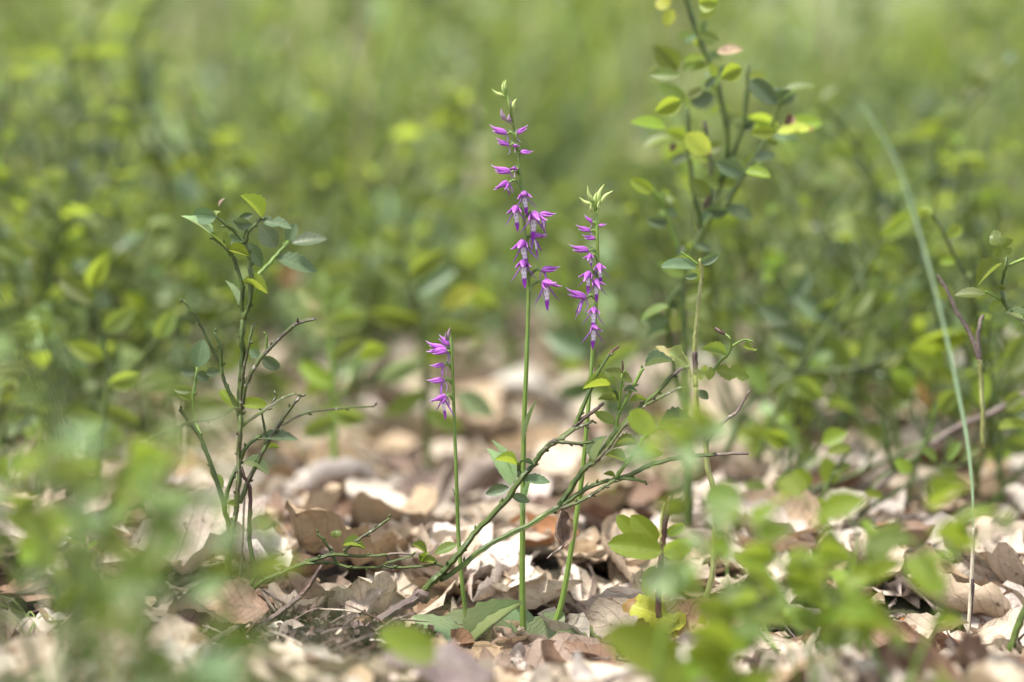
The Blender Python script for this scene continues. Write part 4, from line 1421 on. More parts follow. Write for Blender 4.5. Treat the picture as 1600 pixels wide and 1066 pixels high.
_j = [(1045, 12, 1028, -4, 26, 'yellow'), (1050, 14, 1040, 42, 20, 'yellow'), (1092, 6, 1122, 4, 30, 'bright'), (1094, 26, 1118, 16, 16, 'bright'), (1092, 56, 1124, 62, 14, 'mid'),
      (1120, 82, 1160, 76, 16, 'd_tan'), (1060, 110, 1022, 72, 38, 'mid'), (1062, 118, 1014, 116, 22, 'mid'), (1068, 112, 1106, 98, 16, 'mid'), (1072, 160, 1028, 132, 24, 'mid'),
      (1064, 158, 1024, 176, 30, 'bright'), (1078, 160, 1118, 150, 30, 'blue'), (1074, 150, 1098, 138, 16, 'olive'), (1040, 200, 986, 188, 18, 'bright'), (1078, 222, 1038, 206, 20, 'bright'),
      (1070, 210, 1112, 240, 36, 'yellow'), (1050, 215, 1006, 226, 8, 'mid'), (1056, 232, 1046, 228, 14, 'd_brown'), (1126, 122, 1160, 106, 30, 'bright'), (1168, 120, 1198, 116, 12, 'bright'), (1172, 126, 1214, 162, 30, 'blue'),
      (1222, 146, 1274, 132, 12, 'mid'), (1216, 198, 1166, 186, 30, 'bright'), (1214, 206, 1172, 208, 22, 'bright'), (1222, 204, 1284, 190, 26, 'bright'), (1214, 208, 1272, 198, 18, 'yellow'),
      (1226, 196, 1240, 180, 16, 'd_brown'), (1208, 214, 1250, 216, 16, 'blue'), (1160, 270, 1120, 254, 28, 'blue'), (1164, 272, 1188, 236, 26, 'mid'), (1150, 200, 1180, 190, 20, 'blue'),
      (1108, 306, 1080, 280, 26, 'mid'), (1090, 240, 1130, 226, 20, 'mid'), (1176, 250, 1212, 240, 16, 'blue'), (1098, 330, 1140, 330, 22, 'blue'), (1130, 322, 1178, 340, 22, 'blue'),
      (1020, 300, 985, 280, 22, 'bright'), (1034, 312, 1046, 296, 18, 'bright'), (1044, 345, 1010, 345, 22, 'blue'), (1070, 430, 1030, 410, 22, 'mid'), (1070, 470, 1110, 450, 20, 'mid'),
      (1046, 500, 1000, 500, 24, 'blue'), (1050, 520, 1008, 526, 14, 'blue'), (1068, 500, 1120, 520, 20, 'mid'), (1045, 480, 1000, 498, 10, 'mid')]
for n_, q in enumerate(_j):
    lf(*q, tm=('round', 'flat', 'fold', 'flat')[n_ % 4], d=1.385 + 0.035 * math.sin(n_ * 2.4), dd=10 * math.cos(n_ * 1.7))


J.wide = 0.9
for n_ in range(64):
    bx, by = J.r.choice(((1162, 189), (1144, 242), (1123, 294), (1112, 336), (1091, 58), (1118, 121), (1130, 180), (1165, 268), (1196, 220), (1217, 163), (1083, 294), (1077, 242), (1108, 250), (1086, 384), (1062, 400), (1039, 326), (1068, 480), (1104, 90)))
    a_ = J.r.uniform(0, 6.28)
    ln = J.r.uniform(18, 40)
    lf(bx, by, bx + math.cos(a_) * ln, by - math.sin(a_) * ln * 0.7, ln * J.r.uniform(0.3, 0.6), J.r.choice(('mid', 'mid', 'blue', 'bright')), J.r.choice(('flat', 'fold', 'round')), d=1.385 + J.r.uniform(-0.03, 0.06), dd=J.r.uniform(-25, 25))

# ------------------------------------------------------------------ generic bilberry plants (foreground blur and background)
def grow(seed, h, n_main=2, n_leaf=26, ll=0.02, spread=0.5, lean=(0, 0), leaf_from=0.3):
    """returns stems [(points, r0, r1)] and leaves [(base, tip, width, roll)] in plant space"""
    r = random.Random(seed)
    stems, nodes = [], []
    for _ in range(n_main):
        a = r.uniform(0, 6.28)
        p = np.array([r.uniform(-0.008, 0.008), r.uniform(-0.008, 0.008), -0.012])
        dv = np.array([math.cos(a) * spread * 0.5 + lean[0], math.sin(a) * spread * 0.5 + lean[1], 1.0])
        pts = [p]
        steps = 7
        hh = h * r.uniform(0.8, 1.0)
        for i in range(steps):
            dv = dv + np.array([r.uniform(-.28, .28), r.uniform(-.28, .28), 0])
            p = p + dv / np.linalg.norm(dv) * hh / steps
            pts.append(p)
            if i >= steps * leaf_from:
                nodes.append((p, dv / np.linalg.norm(dv)))
            if i >= 2 and r.random() < 0.75:
                b = r.uniform(0, 6.28)
                bd = np.array([math.cos(b) * 0.8, math.sin(b) * 0.8, 0.75])
                q = p
                bp = [q]
                for j in range(3):
                    bd = bd + np.array([r.uniform(-.3, .3), r.uniform(-.3, .3), 0.1])
                    q = q + bd / np.linalg.norm(bd) * hh * 0.10
                    bp.append(q)
                    nodes.append((q, bd / np.linalg.norm(bd)))
                stems.append((bp, h * 0.0062, h * 0.0042))
        stems.append((pts, h * 0.011, h * 0.006))
    leaves = []
    for i in range(n_leaf):
        p, dv = nodes[i % len(nodes)] if i < len(nodes) else nodes[r.randrange(len(nodes))]
        a = r.uniform(0, 6.28)
        v = np.array([math.cos(a), math.sin(a), r.uniform(-0.35, 0.5)]) + dv * 0.35
        v /= np.linalg.norm(v)
        ln = ll * r.uniform(0.65, 1.15)
        b0 = np.array(p) + v * 0.001
        leaves.append((b0, b0 + v * ln, ln * r.uniform(0.5, 0.66), r.uniform(0.2, 1.4)))
    return stems, leaves


def proto_plant(label, seed, tm=('flat', 'fold', 'round', 'twist'), mats=('mid', 'mid', 'bright', 'blue'), joined=False, name='bilberry_plant', smat='s_green', **kw):
    stems, leaves = grow(seed, **kw)
    r = random.Random(seed + 99)
    root = thing(name, label, 'plant', (0, 0, 0))
    if joined:
        a = Acc()
        for p, r0, r1 in stems:
            a.add(stem_arr(p, r0, r1, 5, 0, r))
        link('stem', a.mesh('stem', [M[smat]]), root)
        a = Acc()
        for b, t, wd, ro in leaves:
            a.add(LEAF['low' if r.random() < 0.6 else 'low2'], frame(b, t, wd, ro), r.random(), r.randrange(len(mats)))
        f = link('foliage', a.mesh('foliage', [M[m] for m in mats]), root)
        f['kind'] = 'stuff'
    else:
        for p, r0, r1 in stems:
            link('stem' if r0 > kw['h'] * 0.008 else 'branch', mk('stem', *stem_arr(p, r0, r1, 6, 0.15, r, 0.15), M[smat]), root)
        for b, t, wd, ro in leaves:
            link('leaf', leaf_mesh(r.choice(tm), r.choice(mats)), root, mat4=frame(b, t, wd, ro))
    return root


def copy_tree(o, parent=None):
    c = o.copy()
    COL.objects.link(c)
    if parent is not None:
        c.parent = parent
    for ch in KIDS[o.name]:
        copy_tree(ch, c)
    return c


KIDS = {}


def index_kids():
    KIDS.clear()
    for o in bpy.data.objects:
        KIDS.setdefault(o.name, [])
        if o.parent:
            KIDS.setdefault(o.parent.name, []).append(o)


def put(o, x, y, s=1.0, rz=0.0, dz=0.0):
    o.location = (x, y, hgt(x, y) + dz)
    o.rotation_euler = (0, 0, rz)
    o.scale = (s, s, s)


# foreground, out of focus
def fore(label, px, d, seed, s=1.0, rz=0.0, **kw):
    o = proto_plant(label, seed, **kw)
    x = (px - 800) / FPX * d
    put(o, x, d, s, rz)
    return o


LT = ('long', 'flat', 'long', 'fold')
fore('blurred bilberry plant spreading pointed green leaves across the lower left foreground', 190, 0.86, 21, h=0.128, n_main=3, n_leaf=26, ll=0.020, spread=0.8, leaf_from=0.6, tm=LT, mats=('mid', 'pale', 'mid'))
fore('blurred bilberry plant at the left edge with pale green upper leaves', 10, 0.93, 24, h=0.158, n_main=3, n_leaf=40, ll=0.019, spread=0.5, leaf_from=0.5, tm=LT, mats=('bright', 'mid', 'mid', 'pale'))
fore('blurred low bilberry plant just in front of the left shrub', 345, 0.84, 27, h=0.088, n_main=2, n_leaf=9, leaf_from=0.6, ll=0.018, spread=0.5, tm=LT, mats=('pale', 'mid'))
fore('tall hazy pale green plant blurred along the left edge, very near the camera', -20, 0.74, 29, h=0.225, n_main=3, n_leaf=46, ll=0.014, spread=0.35, leaf_from=0.35, tm=LT, mats=('pale', 'mid', 'bright'))
fore('blurred wispy bilberry plant standing behind the lower left foreground leaves', 90, 1.02, 28, h=0.125, n_main=3, n_leaf=34, ll=0.018, spread=0.8, tm=LT, mats=('mid', 'bright', 'mid'))
fore('blurred pale green plant rising in front of the thin yellowish stem', 1088, 0.97, 30, h=0.135, n_main=1, n_leaf=22, ll=0.015, spread=0.15, mats=('bright', 'bright', 'pale'), smat='s_light')
fore('blurred bright bush filling the lower right foreground, left half', 1290, 1.02, 33, h=0.088, n_main=3, n_leaf=28, ll=0.017, spread=0.9, mats=('bright', 'bright', 'mid'), smat='s_light')
fore('blurred bright bush filling the lower right foreground, right half', 1400, 1.00, 36, h=0.092, n_main=3, n_leaf=30, ll=0.018, spread=0.9, mats=('bright', 'bright', 'mid'), smat='s_light')
fore('blurred leafy sprig standing behind the lower right foreground bush', 1330, 1.13, 37, h=0.085, n_main=3, n_leaf=16, ll=0.016, spread=0.8, mats=('bright', 'mid'), smat='s_light')
fore('small blurred plant at the bottom edge between thin stem and right bush', 1180, 0.98, 39, h=0.060, n_main=2, n_leaf=14, ll=0.017, spread=0.9, mats=('bright', 'mid'), smat='s_light')
fore('low blurred plant at the bottom edge below the arching grass', 1490, 0.97, 42, h=0.055, n_main=2, n_leaf=16, ll=0.017, spread=0.9, mats=('bright', 'mid'), smat='s_light')
fg = Plant('leafy_seedling', 'single bright lime leaf, blurred, in front of the smallest orchid foot', 'seedling', (640, 1100), 1.0, seed=60)
fg.stem('620,1160 628,1080 640,1040', 3, 2.4, 's_light', 'stem')
fg.leaf(680, 1028, 594, 985, 52, 'bright', 'round', rw=58, dd=-20)
fg = Plant('leafy_seedling', 'large blurred lime leaf in front of the yellow serrated leaflets', 'seedling', (1010, 1110), 0.98, seed=61)
fg.stem('1020,1180 1016,1100 1030,1050', 3.4, 2.6, 's_light', 'stem')
fg.leaf(1062, 1040, 948, 985, 76, 'bright', 'round', rw=80, dd=-20)
fg.leaf(1020, 1060, 1090, 1090, 50, 'bright', 'round', rw=60)
fg = Plant('leafy_seedling', 'vivid green oblong leaf, blurred, above the litter at lower left', 'seedling', (150, 1080), 1.0, seed=62)
fg.stem('190,1160 180,1060 172,975', 3, 2.4, 's_light', 'stem')
fg.leaf(174, 968, 76, 942, 30, 'bright', 'fold', rw=44)
fg = Plant('leafy_seedling', 'blurred dull green leaf in front of the right litter, beside the thin stem', 'seedling', (1240, 1080), 1.06, seed=63)
fg.stem('1250,1160 1245,1060 1222,970', 3, 2.4, 's_light', 'stem')
fg.leaf(1226, 972, 1122, 948, 36, 'mid', 'round', rw=50)
fg.leaf(1222, 965, 1150, 860, 20, 'bright', 'round', rw=40, d=1.1)

# ------------------------------------------------------------------ soft plants just behind the flowers
def soft(label, base, d, seed, stems, leaves, smat='s_green', cat='plant'):
    d = 1.25 + (d - 1.25) * 0.78
    q = Plant('bilberry_plant', label, cat, base, d, seed=seed, buds=False)
    q.wide = 1.25
    for t_, r0, r1 in stems:
        q.stem(t_, r0, r1, smat, 'stem')
    for n_, l in enumerate(leaves):
        l = (l[0], l[1], l[0] + (l[2] - l[0]) * 1.15, l[1] + (l[3] - l[1]) * 1.15, l[4], l[5])
        q.leaf(*l, tm=('flat', 'round', 'fold', 'long')[(n_ + seed) % 4], d=d + 0.03 * math.sin(n_ * 2.1 + seed), dd=12 * math.cos(n_ * 1.9), rw=max(l[4], 30))


soft('upright light green seedling, softly blurred, between left shrub and smallest orchid', (522, 748), 1.60, 201,
     [('524,775 522,742 522,680 520,600 515,520 505,470', 6, 3.5), ('521,640 545,600 560,560', 3, 2.4)],
     [(521, 600, 474, 572, 24, 'bright'), (521, 608, 480, 616, 18, 'bright'), (520, 560, 566, 536, 26, 'mid'), (517, 520, 484, 492, 32, 'olive'), (515, 505, 566, 498, 28, 'mid'), (521, 645, 566, 655, 26, 'mid'),
      (508, 480, 468, 456, 24, 'olive'), (506, 474, 545, 446, 26, 'mid'), (522, 660, 480, 676, 24, 'mid'), (560, 560, 600, 548, 22, 'bright'), (505, 470, 500, 425, 24, 'mid')], 's_light')
soft('softly blurred sprig with spread leaves right behind the smallest orchid', (668, 712), 1.66, 202,
     [('670,735 668,690 665,600 660,500 640,440 620,390', 6, 3.2), ('662,520 690,480 720,455', 3.4, 2.4), ('666,600 710,610 745,628', 3, 2.2)],
     [(662, 500, 585, 490, 28, 'mid'), (664, 512, 744, 522, 28, 'mid'), (690, 480, 738, 450, 30, 'yellow'), (655, 460, 704, 425, 22, 'blue'), (664, 560, 598, 590, 28, 'pale'), (716, 612, 765, 645, 36, 'pale'),
      (650, 445, 598, 420, 28, 'mid'), (628, 400, 588, 370, 28, 'mid'), (640, 430, 690, 395, 28, 'mid'), (720, 455, 770, 475, 24, 'bright'), (666, 610, 610, 645, 26, 'mid'), (666, 640, 715, 668, 24, 'mid')])
soft('softly blurred bluish sprig between the two taller orchid stalks', (952, 690), 1.70, 203,
     [('955,720 950,650 930,565 905,500 890,450', 5.5, 3.2)],
     [(925, 550, 856, 524, 44, 'blue'), (908, 505, 868, 470, 30, 'mid'), (935, 575, 992, 545, 30, 'mid'), (940, 598, 878, 612, 26, 'blue'), (898, 470, 940, 440, 26, 'mid'), (890, 450, 860, 415, 26, 'mid'), (945, 630, 990, 640, 24, 'blue')])
soft('dark slanting blurred bilberry stem with few leaves right of the thin yellowish stem', (1205, 670), 1.58, 204,
     [('1185,720 1215,640 1255,570 1300,500 1345,430 1378,372', 6, 4.5), ('1255,570 1240,520 1225,470', 3.4, 2.4), ('1300,500 1330,500 1360,480', 3, 2)],
     [(1376, 374, 1424, 334, 26, 'bright'), (1374, 380, 1340, 345, 22, 'mid'), (1365, 400, 1410, 405, 20, 'mid'), (1300, 500, 1246, 466, 32, 'blue'), (1235, 505, 1190, 482, 28, 'blue'), (1226, 474, 1262, 432, 26, 'blue'),
      (1270, 545, 1215, 545, 28, 'mid'), (1330, 500, 1360, 455, 22, 'mid'), (1250, 580, 1290, 600, 26, 'mid')])
soft('softly blurred low branch reaching right with a round yellow green leaf, behind the right bush', (1150, 690), 1.56, 205,
     [('1130,720 1165,640 1240,585 1330,577 1420,545', 5.5, 3.0), ('1240,585 1260,540 1270,500', 3, 2.2), ('1330,577 1380,590 1440,580', 3, 2)],
     [(1418, 547, 1472, 562, 44, 'bright'), (1430, 535, 1512, 520, 26, 'bright'), (1330, 577, 1288, 524, 32, 'mid'), (1345, 572, 1362, 522, 28, 'mid'), (1262, 540, 1218, 520, 30, 'blue'), (1272, 500, 1310, 470, 26, 'mid'),
      (1390, 590, 1420, 625, 24, 'mid'), (1200, 615, 1170, 575, 28, 'mid'), (1440, 580, 1490, 590, 22, 'bright'), (1240, 590, 1280, 620, 24, 'mid')])
soft('softly blurred sprig of broad leaves left of the left bilberry shrub', (150, 730), 1.50, 206,
     [('150,760 155,680 170,600 160,520 140,450', 5.5, 3.2), ('165,620 210,570 245,530', 3.4, 2.2)],
     [(168, 600, 215, 590, 28, 'mid'), (165, 560, 110, 540, 30, 'bright'), (160, 520, 205, 485, 28, 'mid'), (148, 470, 100, 440, 28, 'mid'), (140, 450, 165, 405, 26, 'bright'), (245, 530, 270, 490, 24, 'mid'), (158, 660, 105, 650, 28, 'mid'), (160, 640, 210, 660, 26, 'mid')])
soft('softly blurred thin diagonal twigs crossing the litter towards the right edge', (1190, 800), 1.52, 208,
     [('1180,815 1260,770 1350,735 1450,690 1560,640 1640,590', 4.5, 3.0), ('1350,735 1370,700 1400,640', 3, 2), ('1450,690 1430,650 1425,610', 3, 2), ('1260,770 1255,730 1230,690', 3, 2), ('1400,715 1470,730 1540,715', 3, 2), ('1500,668 1530,620 1575,585', 3, 2)],
     [(1400, 642, 1424, 606, 22, 'mid'), (1425, 612, 1400, 580, 22, 'bright'), (1230, 692, 1196, 676, 24, 'bright'), (1540, 716, 1580, 705, 20, 'bright'), (1575, 586, 1600, 560, 22, 'mid'), (1300, 755, 1290, 720, 24, 'bright'),
      (1380, 690, 1350, 672, 22, 'mid'), (1470, 730, 1490, 755, 20, 'mid'), (1590, 620, 1630, 632, 22, 'bright'), (1242, 730, 1275, 712, 22, 'mid')])
soft('softly blurred thin green twigs low behind the yellow serrated leaflets', (1130, 840), 1.44, 209,
     [('1125,855 1180,800 1225,745 1240,700', 4, 2.6), ('1180,800 1215,790 1255,800', 3, 2), ('1225,745 1260,720 1285,690', 3, 2)],
     [(1240, 702, 1222, 664, 22, 'mid'), (1255, 800, 1292, 792, 22, 'bright'), (1284, 692, 1318, 676, 22, 'bright'), (1200, 776, 1168, 756, 22, 'mid'), (1215, 790, 1232, 824, 20, 'mid')])
soft('softly blurred upright sprig under the right edge shoot', (1560, 720), 1.50, 207,
     [('1560,750 1565,680 1555,610 1575,560', 4.5, 2.8), ('1562,670 1525,630 1500,610', 3, 2)],
     [(1560, 640, 1605, 620, 26, 'bright'), (1556, 610, 1515, 590, 26, 'mid'), (1574, 562, 1600, 530, 24, 'mid'), (1500, 612, 1470, 640, 22, 'mid'), (1562, 690, 1610, 700, 26, 'mid'), (1530, 635, 1540, 590, 20, 'bright')])

# ------------------------------------------------------------------ background plants
protos = [proto_plant('p', 101 + 7 * i, tm=('low', 'low2', 'low'), mats=m_, h=hh, n_main=nm, n_leaf=nl, ll=l_, spread=sp, leaf_from=0.12 if hh < 0.12 else 0.3)
          for i, (hh, nm, nl, l_, sp, m_) in enumerate([
              (0.20, 2, 30, 0.022, 0.5, ('mid', 'olive', 'blue')), (0.24, 3, 40, 0.023, 0.6, ('mid', 'mid', 'blue', 'bright')),
              (0.15, 2, 26, 0.028, 0.7, ('bright', 'pale', 'mid')), (0.28, 2, 38, 0.026, 0.4, ('mid', 'blue', 'mid')),
              (0.115, 3, 24, 0.022, 0.7, ('mid', 'pale', 'bright')), (0.21, 4, 22, 0.012, 0.75, ('mid', 'blue', 'bright'))])]
far_protos = [proto_plant('p', 301 + 7 * i, mats=m_, joined=True, h=hh, n_main=nm, n_leaf=nl, ll=l_, spread=sp)
              for i, (hh, nm, nl, l_, sp, m_) in enumerate([
                  (0.30, 4, 150, 0.030, 0.8, ('mid', 'olive', 'blue')), (0.38, 4, 180, 0.034, 0.7, ('bright', 'mid', 'blue', 'mid')),
                  (0.26, 5, 150, 0.034, 0.9, ('mid', 'blue', 'pale')), (0.45, 4, 190, 0.034, 0.6, ('mid', 'olive', 'mid', 'bright'))])]
index_kids()
BGL = [(370, 'the left bilberry shrub'), (690, 'the smallest orchid'), (820, 'the tallest orchid'), (930, 'the right orchid'), (1090, 'the thin yellowish stem'), (1200, 'the tall blurred bush'), (1420, 'the arching grass blade'), (1570, 'the right edge shoot'), (60, 'the left edge plant')]
TONE = {0: 'dull green', 1: 'mid green', 2: 'fresh green', 3: 'tall green', 4: 'low sprigged', 5: 'twiggy dark stemmed'}
RB = random.Random(5)
first = [True] * 12


def bg_plant(k, px, d, s, far):
    pr = (far_protos if far else protos)[k]
    f = k + (6 if far else 0)
    if first[f]:
        o = pr
        first[f] = False
    else:
        o = copy_tree(pr)
    x = (px - 800) / FPX * d
    put(o, x, d, s, RB.uniform(0, 6.28))
    nm = min(BGL, key=lambda q: abs(q[0] - px))
    sd = 'straight behind' if abs(px - nm[0]) < 30 else ('behind and left of' if px < nm[0] else 'behind and right of')
    how = 'far' if d > 4.5 else ('some way' if d > 2.6 else 'just')
    sz = 'small ' if s < 0.85 else ('big ' if s > 1.15 else '')
    t_ = TONE[k]
    o['label'] = uniq([f'blurred {t_} bilberry plant {how} {sd} {nm[1]}', f'blurred {sz or "medium "}{t_} bilberry plant {how} {sd} {nm[1]}', f'blurred {sz or "medium "}{t_} bilberry bush {how} {sd} {nm[1]}'])
    o['category'] = 'plant'
    o['group'] = 'blurred bilberry plants of the background'


for k, px, d, s in ((1, 525, 1.85, 1.0), (0, 655, 2.05, 1.15), (2, 740, 2.2, 0.9), (2, 560, 2.4, 1.0), (3, 1330, 1.75, 0.8), (0, 1230, 1.95, 0.9), (1, 1290, 2.1, 0.9), (2, 1450, 2.1, 0.9),
                    (1, 90, 1.6, 0.9), (3, 190, 1.85, 1.0), (0, 20, 1.75, 1.0), (2, 260, 1.7, 0.8), (1, 330, 2.1, 1.0), (0, 450, 2.3, 1.1), (2, 870, 2.3, 1.0), (0, 1000, 2.1, 1.0), (3, 1150, 2.5, 1.0),
                    (1, 1560, 1.8, 0.9), (0, 1380, 2.5, 1.1), (2, 950, 2.7, 1.1), (3, 80, 2.2, 1.1), (1, 240, 2.5, 1.1), (0, 400, 2.8, 1.1), (3, 610, 2.9, 1.0), (1, 760, 3.0, 1.0), (2, 1080, 2.9, 1.2), (1, 1490, 2.7, 1.1), (3, 1590, 2.3, 1.0),
                    (0, 140, 1.72, 0.9), (2, 60, 1.95, 1.1), (1, 300, 1.85, 0.9), (0, 220, 2.1, 1.1), (2, 390, 2.45, 1.1), (3, 130, 2.5, 1.2), (2, 0, 2.6, 1.2), (1, 300, 2.9, 1.2),
                    (1, 1180, 1.7, 0.85), (2, 1260, 1.72, 0.8), (0, 1330, 2.0, 1.0), (3, 1220, 2.4, 1.1), (1, 1420, 1.85, 0.85), (2, 1530, 2.05, 1.0), (0, 1580, 2.5, 1.1), (2, 1340, 2.75, 1.2),
                    (2, 620, 2.6, 0.9), (0, 830, 2.75, 1.1), (3, 900, 2.5, 1.0), (1, 1010, 2.5, 1.0), (2, 500, 2.15, 0.8), (0, 700, 2.5, 0.9),
                    (1, 40, 1.68, 0.8), (2, 130, 1.55, 0.7), (0, -20, 1.72, 0.9), (0, 200, 1.58, 0.75), (2, 80, 1.7, 0.9), (1, 160, 1.75, 0.9), (3, 30, 2.0, 1.0), (0, 280, 2.0, 0.9), (1, 350, 2.35, 1.0), (2, 200, 2.3, 1.1), (0, 100, 2.4, 1.1),
                    (2, 1200, 1.55, 0.6), (1, 1390, 1.6, 0.7), (0, 1300, 1.6, 0.6), (2, 1480, 1.65, 0.75), (1, 1560, 1.58, 0.7), (0, 1620, 1.7, 0.9), (0, 1440, 2.3, 1.0), (1, 1150, 2.1, 0.9), (2, 1380, 2.3, 1.1), (3, 1480, 2.4, 1.1), (1, 1600, 2.1, 1.0), (2, 1240, 2.6, 1.2), (0, 960, 2.3, 0.9), (1, 860, 2.9, 1.1), (2, 690, 2.9, 1.1), (0, 540, 3.0, 1.0),
                    (4, 520, 1.75, 1.1), (4, 655, 1.95, 1.15), (4, 590, 2.3, 1.2), (4, 745, 2.1, 1.0), (4, 880, 1.9, 1.1), (4, 960, 2.2, 1.2), (4, 450, 1.9, 1.1), (4, 480, 2.3, 1.3), (4, 700, 2.5, 1.4), (4, 800, 2.7, 1.5), (4, 1020, 1.8, 1.1), (4, 920, 2.6, 1.4), (4, 610, 2.7, 1.4),
                    (4, 1150, 1.85, 1.0), (4, 1250, 1.75, 1.0), (4, 1350, 1.85, 1.1), (4, 1440, 1.7, 1.0), (4, 1530, 1.9, 1.2), (4, 1590, 1.6, 1.0), (4, 20, 1.5, 1.0), (4, 120, 1.6, 1.1), (4, 240, 1.75, 1.1), (4, 330, 1.9, 1.0), (4, 60, 1.85, 1.3),
                    (5, 230, 1.66, 0.75), (5, 90, 1.72, 0.8), (5, 20, 1.8, 1.0), (5, 160, 1.9, 1.0), (5, 1240, 1.6, 0.75), (5, 1330, 1.62, 0.9), (5, 1430, 1.5, 0.7), (5, 1540, 1.48, 0.8), (5, 1590, 1.7, 1.0), (5, 1200, 1.85, 1.1), (5, 1480, 1.95, 1.1), (5, 560, 2.05, 0.8), (5, 300, 2.0, 1.1)):
    bg_plant(k, px, d, s, False)
for n_ in range(85):
    d = 2.9 + 4.2 * RB.random() ** 1.2
    px = RB.uniform(-120, 1720)
    if 430 < px < 620 and d < 4.5 and RB.random() < 0.7:
        continue
    bg_plant(RB.randrange(4), px, d, RB.uniform(0.75, 1.25), True)

# broad pale leaves seen as a soft blob left of the tallest orchid
q = Plant('broadleaf_seedling', 'soft blob of broad pale green leaves behind, left of the tallest orchid', 'seedling', (640, 560), 2.3, seed=70)
q.stem('640,640 645,500 650,400', 5, 4, 's_light', 'stem')
for b in ((650, 380, 740, 330, 90), (648, 390, 590, 400, 70), (655, 350, 600, 318, 70), (660, 400, 720, 400, 70), (655, 350, 700, 300, 60)):
    q.leaf(*b, 'pale', 'low', rw=b[4])
for nb, (bx, by, bd, lb) in enumerate(((300, 180, 2.9, 'soft pale broad leaves glowing in the background above the left shrub'), (120, 60, 3.3, 'soft dark green broad leaves at the upper left corner'), (560, 110, 3.4, 'soft pale broad leaves in the background at upper left of the tallest orchid'),
                                    (880, 170, 2.9, 'soft bluish broad leaves in the background between the two taller orchids'), (1420, 250, 2.8, 'soft bluish broad leaves behind the arching grass blade'), (1540, 120, 3.2, 'soft pale broad leaves in the upper right background'), (230, 330, 2.4, 'soft lime broad leaves in the background left of the left shrub top'))):
    q = Plant('broadleaf_seedling', lb, 'seedling', (bx, by + 260), bd, seed=90 + nb)
    q.stem(f'{bx - 8},{by + 280} {bx - 4},{by + 120} {bx},{by}', 5, 4, 's_green', 'stem')
    for a_ in range(5):
        g = q.r.uniform(0, 6.28)
        ln = q.r.uniform(45, 85)
        q.leaf(bx, by + 12 * a_, bx + math.cos(g) * ln, by + 12 * a_ - math.sin(g) * ln * 0.6, ln * 0.6, ('pale', 'mid', 'pale', 'blue', 'blue', 'pale', 'bright')[nb], 'low', dd=q.r.uniform(-20, 20), rw=ln * 0.7)
q = Plant('grass_stalk', 'broad bright green grass blade, blurred, rising between the two taller orchids', 'grass', (880, 560), 2.25, seed=71)
ribbon(q, '872,620 880,480 895,330 930,230 975,160 1015,130', [24, 34, 38, 34, 22, 5], 'grass', 'blade', 2.25, 2.3)
ribbon(q, '876,610 900,450 925,330 960,270', [16, 24, 20, 4], 'grass', 'blade', 2.27, 2.35)
q = Plant('straw', 'tall pale straw standing blurred at the upper right', 'straw', (1335, 420), 2.5, seed=72)
ribbon(q, '1330,480 1338,300 1355,120 1372,-40', [12, 16, 16, 12], 'olive', 'stalk', 2.5, 2.5)


# grass tufts (each blade its own part; near ones are only soft streaks)
def tuft(label, px, d, n, h, seed, mats, wd=0.0016, lean=(0, 0)):
    r = random.Random(seed)
    x = (px - 800) / FPX * d
    root = thing('grass_tuft', label, 'grass', (x, d, hgt(x, d)), 'fine grass tufts')
    for i in range(n):
        a = r.uniform(0, 6.28)
        hh = h * r.uniform(0.6, 1.1)
        out = r.uniform(0.15, 0.75)
        p0 = np.array([r.uniform(-.02, .02), r.uniform(-.02, .02), -0.004])
        dv = np.array([math.cos(a) * out + lean[0], math.sin(a) * out + lean[1], 1.0])
        pts = []
        p = p0.copy()
        for j in range(8):
            pts.append(p.copy())
            dv = dv + np.array([math.cos(a) * 0.10, math.sin(a) * 0.10, -0.16 - 0.05 * j])
            p = p + dv / np.linalg.norm(dv) * hh / 7
        w_ = np.array([0.8, 1, 1, 1, .9, .7, .45, .08]) * wd * r.uniform(0.7, 1.3)
        sd = np.array([-math.sin(a), math.cos(a), 0])
        link('blade', mk('blade', *strap_arr(pts, w_, 2, sd, 0.2), M[r.choice(mats)]), root)


tuft('wispy grass tuft melting into soft streaks at the left edge, very near the camera', 30, 0.86, 34, 0.27, 95, ('pale', 'grass', 'straw'), 0.0011, (0.15, 0))
tuft('second wispy near grass tuft of soft streaks, above the lower left foreground leaves', 140, 0.95, 26, 0.22, 96, ('grass', 'pale', 'straw'), 0.0010, (0.2, 0))
tuft('fine arching grass tuft blurred behind the left bilberry shrub top', 190, 1.95, 40, 0.30, 81, ('grass', 'grass', 'mid', 'straw'), 0.0016, (0.2, 0))
tuft('fine grass tuft blurred at the upper left edge', 40, 2.2, 36, 0.34, 82, ('grass', 'grass', 'straw'), 0.0017, (0.3, 0))
tuft('low wispy grass tuft in the left foreground litter', 60, 1.18, 30, 0.11, 83, ('grass', 'mid', 'straw'), 0.0010, (0.1, 0))
tuft('thin grass tuft blurred behind the right litter', 1490, 1.75, 24, 0.12, 84, ('grass', 'bright'), 0.0018)
tuft('loose grass tuft blurred behind the arching grass blade', 1440, 3.0, 30, 0.34, 85, ('grass', 'grass', 'straw'), 0.0024)
tuft('wispy grass tuft blurred behind the tallest orchid', 780, 3.2, 30, 0.36, 86, ('grass', 'grass', 'straw'), 0.0024)
tuft('low fine grass tuft beside the round leaved seedling', 945, 1.50, 26, 0.07, 87, ('grass', 'bright'), 0.0010)
tuft('dense thin grass tuft blurred left of the left bilberry shrub', 230, 1.62, 46, 0.20, 89, ('grass', 'grass', 'mid', 'straw'), 0.0012, (0.35, 0))
tuft('arching thin grass tuft blurred near the left edge at mid height', 20, 1.50, 40, 0.19, 90, ('grass', 'mid', 'straw'), 0.0011, (0.5, 0))
